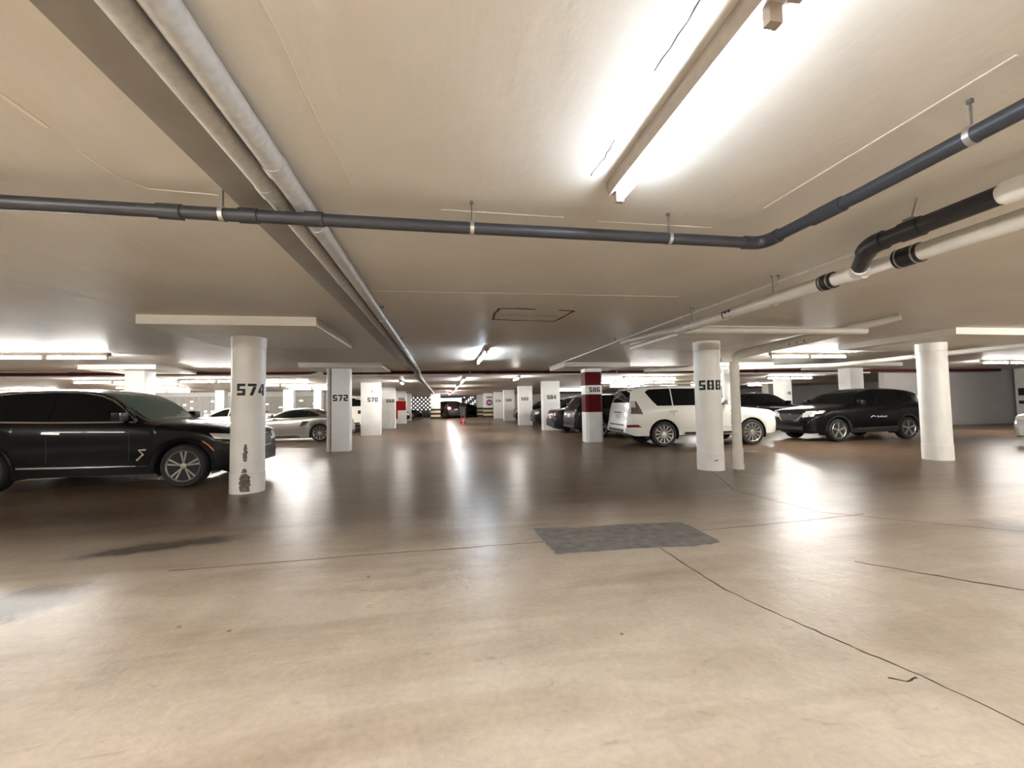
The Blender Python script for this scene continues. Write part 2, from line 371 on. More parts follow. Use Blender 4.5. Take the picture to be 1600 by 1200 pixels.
# breeze block screens: each a lattice of webs with daylight behind
def screen_wall(name, x0, x1, y, z0, z1, px, pz, tx, tz, keep):
    w = struct(box(name, 'screen', (x0, x1, y, y+0.2, 0, z0)))
    bm = bmesh.new()
    nx = max(2, round((x1-x0)/px)); nz = max(2, round((z1-z0)/pz)); px = (x1-x0)/nx; pz = (z1-z0)/nz
    for i in range(nx+1): bx(bm, max(x0, x0+i*px-tx), min(x1, x0+i*px+tx), y+0.03, y+0.17, z0, z1)
    for k in range(nz+1): bx(bm, x0, x1, y+0.04, y+0.16, max(z0, z0+k*pz-tz), min(z1, z0+k*pz+tz))
    for i in range(nx):
        for k in range(nz):
            if not keep(i, k): bx(bm, x0+i*px, x0+(i+1)*px, y+0.08, y+0.14, z0+k*pz, z0+(k+1)*pz)   # blind blocks
    s = finish(bm, 'breeze_block_lattice', 'screen', w); s['kind'] = 'stuff'
    box('lintel', 'wallw', (x0, x1, y-0.01, y+0.2, z1, CB), w)
    return w
screen_wall('wall_screen_left', -21.0, -12.6, 31.0, 0.85, 2.2, 0.42, 0.225, 0.085, 0.06, lambda i, k: (i*7+k*5) % 6 == 0 or (i+2*k) % 7 == 0)
screen_wall('wall_screen_middle', -12.6, -8.2, 31.0, 0.85, 2.15, 0.42, 0.225, 0.085, 0.06, lambda i, k: (i*5+k*3) % 7 == 0)
wall('wall_return', 'wallw', (-8.4, -8.2, 31.2, 50.0, 0, CB))
screen_wall('wall_screen_end', -8.2, -1.2, 50.0, 0.75, 2.35, 0.23, 0.23, 0.045, 0.045, lambda i, k: (i+k) % 2 == 0)
screen_wall('wall_screen_far', 2.35, 5.9, 50.0, 1.3, 2.3, 0.26, 0.22, 0.05, 0.045, lambda i, k: (i*3+k) % 4 < 2)
wall('wall_opening', 'wallw', (-1.2, 2.35, 50.0, 50.2, 0, 1.35))
wall('wall_header', 'wallw', (-1.2, 2.35, 49.98, 50.2, 2.15, CB))

# ------------------------------------------------------------------ stencil digits
SEG = {'0': 'abcdef', '1': 'bc', '2': 'abged', '3': 'abgcd', '5': 'afgcd', '6': 'afgedc', '8': 'abcdefg', '9': 'abcfgd'}
def digit_quads(ch, h):
    """stencil digit as quads ((x,z) x4) in a box w by h"""
    w = h*0.66; t = h*0.225; g = h*0.028; out = []
    R = lambda a, b, c, d: out.append(((a, c), (b, c), (b, d), (a, d)))
    if ch == '7':
        R(0, w, h-t, h); out.append(((w*.20, 0), (w*.20+t*1.15, 0), (w, h-t-g), (w-t*1.15, h-t-g))); return out, w
    if ch == '4':
        R(w-t*1.35, w-t*.30, 0, h); R(0, w-t*1.35-g, h*.20, h*.20+t*.9); out.append(((0, h*.20+t*.9), (t*.95, h*.20+t*.9), (w-t*1.35-g, h*.86), (w-t*1.35-g, h))); return out, w
    split = ch in '068'
    for s in SEG[ch]:
        if s in 'agd':
            z = {'a': h-t, 'g': (h-t)/2, 'd': 0}[s]; tt = t if s != 'g' else t*.8
            if split and s != 'g': R(0, w/2-g, z, z+tt); R(w/2+g, w, z, z+tt)
            elif s == 'g' and ch == '8': R(t*0.6, w/2-g, z, z+tt); R(w/2+g, w-t*0.6, z, z+tt)
            else: R(0, w, z, z+tt)
        else:
            x = 0 if s in 'ef' else w-t
            z0, z1 = ((h/2, h) if s in 'bf' else (0, h/2))
            R(x, x+t, z0, z1)
    return out, w
def number_mesh(text, h, place, parent, name='painted_number', m='black', nd=4):
    """place(u, v, d) -> point for lateral u, height v, depth d"""
    bm = bmesh.new(); gap = h*0.16; tot = 0; items = []
    for ch in text:
        q, w = digit_quads(ch, h); items.append((tot, q)); tot += w+gap
    tot -= gap
    for off, quads in items:
        for (a, b, c, d) in quads:
            cols = []
            for i in range(nd+1):
                f = i/nd; lo = (a[0]+(b[0]-a[0])*f, a[1]+(b[1]-a[1])*f); hi = (d[0]+(c[0]-d[0])*f, d[1]+(c[1]-d[1])*f)
                cols.append([bm.verts.new(place(p[0]+off-tot/2, p[1], dd)) for p, dd in ((lo, 0.0), (lo, 0.003), (hi, 0.003), (hi, 0.0))])
            for i in range(nd):
                for k in range(3): bm.faces.new((cols[i][k], cols[i][k+1], cols[i+1][k+1], cols[i+1][k]))
            bm.faces.new(cols[0]); bm.faces.new(cols[-1])
    return finish(bm, name, m, parent)

# ------------------------------------------------------------------ columns
def round_column(x, y, r, label, number=None, ang=0.0, ztop=PB, zn=1.565, h=0.19):
    t = thing('concrete_column', label, 'column', (x, y, 0))
    bm = bmesh.new()
    prof = [(r+0.006, 0.0), (r+0.006, 0.33), (r, 0.335), (r, ztop-0.18), (r+0.008, ztop-0.175), (r+0.008, ztop)]
    lathe(bm, prof, 40); finish(bm, 'shaft', 'white', t, 40)
    if number:
        def place(u, v, d):
            a = -PI/2+ang+u/r
            return ((r+d)*math.cos(a), (r+d)*math.sin(a), zn+v)
        number_mesh(number, h, place, t)
    return t
def flake(t, r, out, name='paint_loss'):
    """irregular bare patch wrapped on a round shaft; out = (z, left angle, right angle) rows from the bottom up"""
    bm = bmesh.new(); rows = []; full = []
    for i in range(len(out)-1):
        for k in range(5): full.append([out[i][j]+(out[i+1][j]-out[i][j])*k/5 for j in range(3)])
    full.append(list(out[-1]))
    for z, l, rr in full:
        l += random.uniform(-.055, .035); rr += random.uniform(-.035, .055)
        rows.append([bm.verts.new(((r+d)*math.cos(-PI/2+l+(rr-l)*k/4), (r+d)*math.sin(-PI/2+l+(rr-l)*k/4), z)) for k, d in ((0, 0), (0.1, .003), (1.5, .003), (2.5, .003), (3.9, .003), (4, 0))])
    for i in range(len(rows)-1):
        for k in range(5): bm.faces.new((rows[i][k], rows[i][k+1], rows[i+1][k+1], rows[i+1][k]))
    return finish(bm, name, 'bare', t)
c574 = round_column(-3.18, 7.55, 0.247, 'white round column stencilled 574 with chipped bare patches near its foot', '574', 0.60)
flake(c574, 0.247, [(0.51, .22, .30), (0.56, .13, .36), (0.62, .12, .38), (0.68, .16, .36), (0.70, .20, .33), (0.76, .19, .34), (0.785, .24, .31)])
flake(c574, 0.254, [(0.035, .10, .50), (0.06, -.04, .52), (0.18, -.05, .53), (0.27, -.02, .50), (0.30, .05, .40), (0.325, .12, .34)])
flake(c574, 0.247, [(0.335, .05, .36), (0.36, .10, .33), (0.40, .16, .30)])
c588 = round_column(5.22, 7.62, 0.245, 'white round column stencilled 588 beside a thick white drain pipe', '588', -0.38)
flake(c588, 0.251, [(0.19, -.36, -.22), (0.20, -.34, -.08), (0.215, -.16, -.05)])
round_column(10.60, 7.55, 0.25, 'plain white round column near the rear of the black crossover')
round_column(10.45, 13.95, 0.25, 'white round column behind the white off-road wagon')

def rect_column(x, y, w, d, label, number=None, ztop=CB, zn=1.57, h=0.19, nx=0.0, name='concrete_column', bevel=0.012):
    t = thing(name, label, 'column', (x, y, 0))
    bm = bmesh.new(); bx(bm, -w/2, w/2, -d/2, d/2, 0, ztop); finish(bm, 'shaft', 'white', t, 30, bevel=bevel)
    if number: number_mesh(number, h, lambda u, v, dd: (u+nx, -d/2-dd, zn+v), t, nd=1)
    return t
c = rect_column(-3.085, 13.60, 0.53, 0.36, 'white square column stencilled 572 with a riser pipe at its side', '572', PB, 1.53)
bm = bmesh.new(); tube(bm, [(-0.345, -0.06, 0), (-0.345, -0.06, PB)], 0.075); tube(bm, [(-0.345, -0.06, 0), (-0.345, -0.06, 0.12)], 0.085); finish(bm, 'riser_pipe', 'pipew', c, 40)
box('rust_streak', 'redpipe', (-0.275, -0.262, -0.185, -0.16, 0.0, PB), c)
# 586: chamfered column with red bands
t = thing('concrete_column', 'red and white banded column stencilled 586', 'column', (5.13, 14.02, 0))
def octa(bm, w, ch, z0, z1):
    p = [(-w+ch, -w), (w-ch, -w), (w, -w+ch), (w, w-ch), (w-ch, w), (-w+ch, w), (-w, w-ch), (-w, -w+ch)]
    a = [bm.verts.new((x, y, z0)) for x, y in p]; b = [bm.verts.new((x, y, z1)) for x, y in p]
    bm.faces.new(a[::-1]); bm.faces.new(b)
    for i in range(8): bm.faces.new((a[i], a[(i+1) % 8], b[(i+1) % 8], b[i]))
for nm, m, z0, z1 in (('shaft', 'white', 0, 1.03), ('red_band', 'red', 1.03, 1.64), ('number_band', 'white', 1.64, 1.95), ('red_band', 'red', 1.95, 2.41), ('capital', 'white', 2.41, PB)):
    bm = bmesh.new(); octa(bm, 0.30, 0.09, z0, z1); finish(bm, nm, m, t)
number_mesh('586', 0.165, lambda u, v, d: (u+0.005, -0.30-d, 1.715+v), t, nd=1)
rect_column(-9.0, 14.25, 0.52, 0.5, 'white square column beyond the black SUV roof', None, PB)
rect_column(15.75, 14.0, 0.60, 0.5, 'white square column behind the black crossover roof', None, PB)
def pier(x, y, label, number, nx=0.0, w=0.87, d=0.5, zn=1.56):
    return rect_column(x, y, w, d, label, number, CB, zn, 0.20, nx)
p570 = pier(-3.34, 20.55, 'wide white pier stencilled 570', '570', 0.1)
box('corner_guard', 'pvcw', (0.43, 0.455, -0.26, -0.20, 0.0, 2.35), p570)
number_mesh('7', 0.10, lambda u, v, d: (u+0.06, -0.25-d, 1.98+v), p570, 'bay_mark', nd=1)
pier(5.39, 20.75, 'wide white pier stencilled 584', '584')
pier(-3.29, 26.25, 'wide white pier stencilled 568', '568', 0.15)
pier(5.14, 26.25, 'wide white pier stencilled 582', '582', -0.05)
p566 = pier(-3.24, 33.25, 'white pier stencilled 566 with a bright red panel and boxed foot', '566', 0.1, zn=1.76)
box('red_panel', 'redbright', (-0.41, 0.42, -0.27, -0.24, 0.35, 1.72), p566)
box('foot_cladding', 'white', (-0.18, 0.45, -0.31, -0.26, 0.0, 1.0), p566)
pier(5.20, 33.25, 'wide white pier stencilled 580', '580', -0.05)
pier(5.10, 38.95, 'wide white pier stencilled 578', '578', -0.05)
pier(-3.30, 39.0, 'wide white pier past the red-panelled one', None)
rect_column(-9.45, 28.0, 0.60, 0.45, 'bright white column in front of the breeze block screen', None, CB)
rect_column(-7.75, 28.0, 0.45, 0.45, 'slim white column before the screen behind the silver coupe', None, CB)
rect_column(-13.3, 28.0, 0.5, 0.45, 'grey-lit column before the screen beyond the black SUV bonnet', None, CB)
c = rect_column(18.5, 20.4, 0.62, 0.6, 'white square column far behind the black crossover bonnet', '14', CB, 1.6, 0.18, 0.1)
rect_column(22.5, 26.0, 0.6, 0.6, 'distant white column in the far right bays', None, CB)
c = rect_column(27.75, 15.9, 0.5, 0.5, 'white column with dark boxes standing before the grey wall', None, CA)
box('control_box', 'trim', (-0.33, -0.25, -0.2, 0.1, 1.35, 1.7), c); box('control_box', 'trim', (-0.33, -0.25, -0.2, 0.1, 0.95, 1.1), c)
box('junction_box', 'pvcw', (-0.31, -0.25, -0.2, 0.1, 1.75, 1.95), c)
# striped end pillars
def striped(x, y, w, d, label):
    t = thing('striped_pillar', label, 'pillar', (x, y, 0))
    box('shaft', 'white', (-w/2, w/2, -d/2, d/2, 1.0, CB), t)
    for k in range(5): box('dark_stripe' if k % 2 == 0 else 'cream_stripe', 'black' if k % 2 == 0 else 'yellow', (-w/2-.01, w/2+.01, -d/2-.01, d/2+.01, k*0.2, (k+1)*0.2), t)
    return t
striped(-0.75, 42.4, 0.95, 0.6, 'pillar with black and cream stripes on its base left of the departing car')
sp = striped(4.55, 43.0, 0.95, 0.6, 'pillar with striped base and a round traffic sign')
striped(4.05, 46.2, 0.8, 0.6, 'striped-base pillar behind the one with the round sign')
bm = bmesh.new(); lathe(bm, [(0.33, -0.315), (0.33, -0.335)], 24, 'Y'); o = finish(bm, 'round_sign', 'signb', sp); o.location = (0.1, -0.01, 1.52)
bm = bmesh.new(); lathe(bm, [(0.24, -0.33), (0.24, -0.345)], 24, 'Y'); o2 = finish(bm, 'sign_face', 'signr', o)
bm = bmesh.new(); bx(bm, -0.18, 0.18, -0.35, -0.34, -0.045, 0.045); finish(bm, 'sign_bar', 'decalw', o)
box('sign_plate', 'signb', (-0.18, 0.40, -0.335, -0.315, 2.0, 2.14), sp)

# ------------------------------------------------------------------ light fixtures
FIX = {}
def strip_light(x, y, zc, along, label, cool=False, group=None, n=2):
    tm = {True: 'tubec', False: 'tubew', 'far': 'tubec2'}[cool]
    """tandem strip light: long enamel housing under the slab with bare tubes end to end"""
    key = (cool, n)
    L = 1.24*n
    if key not in FIX:
        t = thing('strip_light', label, 'light')
        bm = bmesh.new()
        # housing: trapezoid section along Y
        sec = [(-0.058, 0), (-0.062, -0.035), (-0.045, -0.075), (0.045, -0.075), (0.062, -0.035), (0.058, 0)]
        a = [bm.verts.new((px, -L/2, pz)) for px, pz in sec]; b = [bm.verts.new((px, L/2, pz)) for px, pz in sec]
        bm.faces.new(a); bm.faces.new(b[::-1])
        for i in range(6): bm.faces.new((a[i], a[(i+1) % 6], b[(i+1) % 6], b[i]))
        finish(bm, 'housing', 'house', t)
        for k in range(n):
            y0 = -L/2+k*1.24+0.03; y1 = y0+1.18
            bm = bmesh.new(); tube(bm, [(0, y0+0.03, -0.115), (0, y1-0.03, -0.115)], 0.021, 12); finish(bm, 'fluorescent_tube', tm, t, 50)
            for yy in (y0, y1-0.03):
                bm = bmesh.new(); bx(bm, -0.022, 0.022, yy, yy+0.03, -0.138, -0.07); finish(bm, 'lamp_holder', 'cap', t)
        for k in range(3*n):
            bm = bmesh.new(); yy = -L/2+L*(k+0.5)/(3*n); lathe(bm, [(0.006, -0.079), (0.006, -0.075)], 8); o = finish(bm, 'screw', 'cap', t); o.location = (0, yy, 0)
        FIX[key] = t
    else:
        t = copy_tree(FIX[key]); t['label'] = label
        if 'group' in t.keys(): del t['group']
    if group: t['group'] = group
    t.location = (x, y, zc); t.rotation_euler = (0, 0, 0 if along == 'Y' else PI/2)
    return t
strip_light(1.02, 1.05, CA, 'Y', 'cool white strip light with bare tube over the near aisle', True)
strip_light(1.0, 10.8, CA, 'Y', 'cool white strip light past the rust-marked ceiling rectangle', 'far')
G = 'strip lights along the far aisle'; FL = 'small bright strip light over the far end of the aisle'
for y, x in ((18.4, 0.85), (25.0, 0.80), (33.5, 0.78), (40.5, 0.6)): strip_light(x, y, CB, 'Y', FL, 'far' if y < 20 else False, G)
strip_light(-8.64, 10.72, CA, 'X', 'strip light across the bay over the black SUV')
strip_light(10.2, 10.25, CA, 'X', 'strip light behind column 588 over the white wagon')
strip_light(2.97, 16.9, CB, 'Y', 'short strip light at an angle beyond the red pipe', False, None, 1)
strip_light(-1.84, 19.4, CB, 'Y', 'short strip light beside the grey conduits beyond the red pipe', False, None, 1)
for x, y, lab in ((-8.2, 16.9, 'strip light just past the red pipe near the lone square column'), (-11.6, 17.0, 'strip light past the red pipe beyond the black SUV roof'),
                  (-7.2, 20.2, 'strip light over the bay beyond the silver coupe'), (-7.2, 24.8, 'strip light between the tall white SUV and the screen columns'),
                  (-15.3, 26.3, 'strip light before the screen beyond the black SUV bonnet'), (-13.0, 21.0, 'strip light mid-way between the red pipe and the breeze block screen'),
                  (-20.0, 24.0, 'strip light at the far left end of the breeze block screen'), (-18.5, 17.0, 'outermost strip light along the red pipe'),
                  (8.9, 17.0, 'strip light just past the red pipe over the hatchback by column 586'), (8.6, 20.3, 'strip light over the dark car by pier 584'),
                  (11.2, 21.0, 'strip light beyond the dark car by pier 584'), (16.4, 17.6, 'strip light over the dark crossover behind the white wagon'),
                  (16.8, 24.5, 'strip light beyond the far square column behind the black crossover'), (24.0, 28.4, 'strip light by the distant column of the far right bays'),
                  (12.0, 26.0, 'strip light over the bays beside pier 582'), (10.5, 33.0, 'strip light over the bays beside pier 580, nearest the far wall')):
    strip_light(x, y, CB+0.1 if x > 19 else CB, 'X', lab)
strip_light(20.4, 12.1, CA, 'X', 'strip light in front of the grey wall')
G = 'unseen strip lights added for brightness'; FL = 'unseen strip light added to brighten the near bays'  # unseen fixtures, added outside the view to brighten the near area
for x, y in ((-10.5, 2.0), (-6.0, -3.0), (10.3, 0.0), (7.0, -4.5), (12.6, 3.0), (18.0, 5.0), (-16.0, 6.0)): strip_light(x, y, CA, 'X', FL, False, G)
for x, y in ((1.02, -3.6), (1.02, -8.5), (-2.6, -1.9), (4.6, -2.2), (-4.8, -0.9)): strip_light(x, y, CA, 'Y', FL, False, G)

# ------------------------------------------------------------------ pipes
def hanger(t, p, zc, r, axis):
    x, y, z = p
    bm = bmesh.new(); tube(bm, [(x, y, z+r), (x, y, zc)], 0.0045, 8); bx(bm, x-.009, x+.009, y-.009, y+.009, zc-0.018, zc); finish(bm, 'hanger_rod', 'rod', t)
    bm = bmesh.new(); lathe(bm, [(r+0.001, -0.012), (r+0.006, -0.012), (r+0.006, 0.012), (r+0.001, 0.012)], 20, 'Y', True); o = finish(bm, 'pipe_clamp', 'steel', t, 40)
    o.location = p; o.rotation_euler = (0, 0, PI/2 if axis == 'X' else 0)
def coupling(t, p, q, r, m, name='coupling'):
    bm = bmesh.new(); tube(bm, [p, q], r, 20); return finish(bm, name, m, t, 40)
# dark grey drain across the near ceiling
t = thing('drain_pipe', 'dark grey plastic pipe crossing the near ceiling and turning at an elbow', 'pipe')
path = [(-9.0, 2.60, 2.53), (-2.3, 2.61, 2.487), (0.2, 2.62, 2.48), (1.5, 2.62, 2.48)] + bend((1.5, 2.62, 2.48), (2.27, 2.62, 2.478), (2.27, 1.0, 2.50), 0.10) + [(2.29, 1.9, 2.485), (2.28, 1.0, 2.50), (2.28, -2.0, 2.53)]
bm = bmesh.new(); tube(bm, path, 0.038, 20); finish(bm, 'pipe_run', 'pvc', t, 40)
for x0, x1 in ((-1.58, -1.46), (-1.16, -1.06), (-0.80, -0.70)): coupling(t, (x0, 2.613, 2.484), (x1, 2.613, 2.483), 0.045, 'pvc')
coupling(t, (2.285, 2.22, 2.481), (2.287, 2.02, 2.483), 0.045, 'pvc')
bm = bmesh.new(); tube(bm, [(2.12, 2.62, 2.478)]+bend((1.5, 2.62, 2.48), (2.27, 2.62, 2.478), (2.27, 1.0, 2.48), 0.10)+[(2.27, 2.47, 2.479)], 0.046, 20); finish(bm, 'elbow', 'pvc', t, 40)
for p in ((-1.25, 2.613, 2.483), (0.19, 2.62, 2.48), (1.545, 2.62, 2.48)): hanger(t, p, CA, 0.038, 'X')
hanger(t, (2.285, 1.42, 2.493), CA, 0.038, 'Y')
# twin grey conduits and taupe band down the aisle
for x, r, lab, js in ((-0.835, 0.056, 'fatter grey conduit along the aisle ceiling, next to the strip light side', (2.2, 2.95, 6.0, 9.0, 12.0)),
                      (-0.965, 0.052, 'grey conduit along the aisle ceiling, next to the taupe trunking', (2.45, 4.2, 7.2, 10.2, 13.2))):
    t = thing('conduit', lab, 'pipe')
    bm = bmesh.new(); z = CA-r-0.004
    tube(bm, [(x, Y0, z), (x, STEP-0.75, z), (x, STEP-0.45, CB-r-0.006), (x, 41, CB-r-0.006)], r, 16); finish(bm, 'conduit_run', 'galv', t, 40)
    for y in js: coupling(t, (x, y, z-0.001), (x, y+0.09, z-0.001), r+0.005, 'galv')
    for y in (1.2, 5.6, 8.2, 11.2, 14.0):
        bm = bmesh.new(); bx(bm, x-r-0.004, x+r+0.03, y-0.012, y+0.012, CA-0.02, CA); finish(bm, 'strap', 'rod', t)
tag(box('ceiling_band', 'taupe', (-1.235, -1.035, Y0, STEP-0.9, CA-0.045, CA-0.001), None, 0.006), 'flat taupe trunking fixed to the ceiling beside the grey conduits', 'band')  # flat taupe band raised from the slab, darker than the ceiling
# main white soil pipe on the right, its fittings, branch and thin companion
t = thing('soil_pipe', 'fat white pipe along the right ceiling with black rubber couplings', 'pipe')
bm = bmesh.new(); tube(bm, [(3.40, -3.0, 2.42), (3.40, 2.52, 2.402)], 0.062, 22); finish(bm, 'pipe_run', 'pipew', t, 40)
bm = bmesh.new(); tube(bm, [(3.40, 3.20, 2.40), (3.41, 5.60, 2.395)], 0.062, 22); finish(bm, 'pipe_run', 'pipew', t, 40)
bm = bmesh.new(); tube(bm, [(3.41, 5.50, 2.40), (3.33, 6.1, 2.42), (3.18, 7.05, 2.42)], [0.055, 0.046, 0.046], 20); finish(bm, 'pipe_tail', 'pipew', t, 40)
bm = bmesh.new(); tube(bm, [(3.40, 2.50, 2.402), (3.40, 3.22, 2.40)], 0.055, 22); finish(bm, 'pvc_fitting', 'pvcw', t, 40)
bm = bmesh.new(); tube(bm, [(3.40, 2.86, 2.40), (3.40, 2.98, 2.40)], 0.064, 22); tube(bm, [(3.40, 2.92, 2.40), (3.30, 2.80, 2.40)], 0.058, 20); finish(bm, 'wye', 'pvcw', t, 40)
for y0, y1 in ((2.44, 2.60), (3.12, 3.24)):
    c = coupling(t, (3.40, y0, 2.401), (3.40, y1, 2.401), 0.072, 'rubber', 'rubber_coupling')
    for yy in (y0+0.02, y1-0.03): coupling(c, (3.40, yy, 2.401), (3.40, yy+0.012, 2.401), 0.0735, 'steel', 'band_clamp')
bm = bmesh.new(); tube(bm, [(3.41, 5.42, 2.395), (3.41, 5.62, 2.395)], 0.068, 20); tube(bm, [(3.41, 5.52, 2.395), (3.55, 5.66, 2.41), (3.72, 5.76, 2.425)], 0.058, 18); finish(bm, 'wye', 'pipew', t, 40)
bm = bmesh.new(); tube(bm, [(3.66, 5.74, 2.424), (3.9, 5.79, 2.43), (6.80, 5.75, 2.445)], 0.055, 20); finish(bm, 'branch_pipe', 'pipew', t, 40)
for y in (3.82, 5.28): hanger(t, (3.41, y, 2.40), CA, 0.062, 'Y')
number_mesh('177', 0.085, lambda u, v, d: (3.405-(0.0635+d)*math.cos(-0.9+v/0.062), 4.50-u, 2.398+(0.0635+d)*math.sin(-0.9+v/0.062)), t, 'stencil_mark')
t = thing('thin_pipe', 'thin white pipe running above the fat white soil pipe', 'pipe')
bm = bmesh.new(); tube(bm, [(3.44, -3, 2.575), (3.46, 6.5, 2.585), (3.62, 14.0, 2.585)], 0.017, 12); finish(bm, 'pipe_run', 'pipew', t, 40)
for y in (2.6, 3.4, 4.4, 5.6): coupling(t, (3.453, y, 2.581), (3.453, y+0.05, 2.581), 0.022, 'pipew')
for y in (3.8, 5.3, 8.0): hanger(t, (3.46, y, 2.583), CA, 0.017, 'Y')
t = thing('waste_pipe', 'black plastic pipe dropping by an elbow into the white soil pipe', 'pipe')
path = [(3.06, 1.80, 2.47), (3.055, 2.10, 2.465)] + bend((3.055, 1.9, 2.465), (3.05, 2.52, 2.46), (3.33, 2.84, 2.40), 0.09) + [(3.35, 2.86, 2.40)]
bm = bmesh.new(); tube(bm, path, 0.056, 20); finish(bm, 'pipe_run', 'abs', t, 40)
coupling(t, (3.056, 2.18, 2.464), (3.054, 2.30, 2.463), 0.065, 'abs')
bm = bmesh.new(); tube(bm, bend((3.055, 1.9, 2.465), (3.05, 2.52, 2.46), (3.33, 2.84, 2.40), 0.11), 0.067, 20); finish(bm, 'elbow', 'abs', t, 40)
bm = bmesh.new(); tube(bm, [(3.06, 0.4, 2.475), (3.06, 1.83, 2.47)], 0.052, 20); tube(bm, [(3.06, 1.62, 2.47), (3.06, 1.78, 2.47)], 0.064, 20); tube(bm, [(3.06, 1.55, 2.47), (3.06, 1.45, 2.60)], 0.05, 18); finish(bm, 'pvc_tee', 'pvcw', t, 40)
bm = bmesh.new(); tube(bm, [(3.055, 2.24, 2.53), (3.055, 2.20, CA)], 0.0055, 8); bx(bm, 3.02, 3.09, 2.21, 2.27, 2.50, 2.535); finish(bm, 'hanger_rod', 'rod', t)
# vertical drain beside 588, turning along the ceiling
t = thing('drain_riser', 'thick white vertical drain pipe beside column 588 with an elbow at its top', 'pipe')
path = [(5.75, 7.52, 0), (5.75, 7.52, 1.0)] + bend((5.75, 7.52, 1.0), (5.75, 7.52, 2.25), (6.55, 6.1, 2.45), 0.2, 8) + [(6.55, 6.1, 2.47), (6.98, 5.35, 2.60)]
bm = bmesh.new(); tube(bm, path, [0.088]*(len(path)-1)+[0.05], 22); finish(bm, 'pipe_run', 'pipew', t, 40)
for z0, z1, r in ((0, 0.10, 0.108), (0.10, 0.40, 0.100), (1.98, 2.06, 0.097)): coupling(t, (5.75, 7.52, z0), (5.75, 7.52, z1), r, 'pipew', 'collar')
box('wall_bracket', 'pipew', (5.44, 5.70, 7.47, 7.55, 2.12, 2.20), t)
for k in range(3):
    bm = bmesh.new(); a = 0.62+0.07*k; p = Vector((5.75, 7.52, 2.25)).lerp(Vector((6.55, 6.1, 2.46)), a); bx(bm, p.x-.075, p.x-.060, p.y-.045, p.y-.01, p.z-.045, p.z+.03); finish(bm, 'stencil_mark', 'black', t)
# pipe over the crossover
t = thing('ceiling_pipe', 'grey-green pipe run over the black crossover', 'pipe')
bm = bmesh.new(); tube(bm, [(12.1, -1, 2.42), (12.1, 10.6, 2.40)]+bend((12.1, 10, 2.4), (12.1, 11.2, 2.40), (9.0, 12.2, 2.36), 0.3)+[(6.4, 12.6, 2.36)], 0.06, 16); finish(bm, 'pipe_run', 'pipew', t, 40)
for y in (4.0, 9.0): hanger(t, (12.1, y, 2.41), CA, 0.06, 'Y')
# red sprinkler main along the slab step
t = thing('sprinkler_main', 'dark red sprinkler main along the step in the ceiling', 'pipe')
bm = bmesh.new(); tube(bm, [(-24, 15.75, 2.565), (26, 15.75, 2.575)], 0.055, 16); finish(bm, 'pipe_run', 'redpipe', t, 40)
for x in (-12, -6.5, -2.3, 1.6, 3.9, 8, 13, 18): coupling(t, (x, 15.75, 2.568), (x+0.16, 15.75, 2.568), 0.066, 'redpipe'); 
for x in (-7.0, 1.0, 6.8, 12.0): hanger(t, (x, 15.75, 2.568), CA, 0.055, 'X')
t = thing('offset_pipe', 'short white pipe with a bend hung behind column 572', 'pipe')
bm = bmesh.new(); tube(bm, [(-6.2, 14.9, 2.38), (-4.4, 14.9, 2.40), (-4.1, 14.9, 2.47), (-4.0, 14.9, PB)], 0.06, 14); finish(bm, 'pipe_run', 'pipew', t, 40)

# ------------------------------------------------------------------ cars
def pchip(P):
    xs = [p[0] for p in P]; ys = [p[1] for p in P]; n = len(P)
    d = [(ys[i+1]-ys[i])/(xs[i+1]-xs[i]) for i in range(n-1)]
    m = [d[0]]+[0 if d[i-1]*d[i] <= 0 else 2*d[i-1]*d[i]/(d[i-1]+d[i]) for i in range(1, n-1)]+[d[-1]]
    def f(x):
        if x <= xs[0]: return ys[0]
        if x >= xs[-1]: return ys[-1]
        i = 0
        while xs[i+1] < x: i += 1
        h = xs[i+1]-xs[i]; t = (x-xs[i])/h
        return (2*t**3-3*t*t+1)*ys[i]+(t**3-2*t*t+t)*h*m[i]+(-2*t**3+3*t*t)*ys[i+1]+(t**3-t*t)*h*m[i+1]
    return f
SPEC = {}
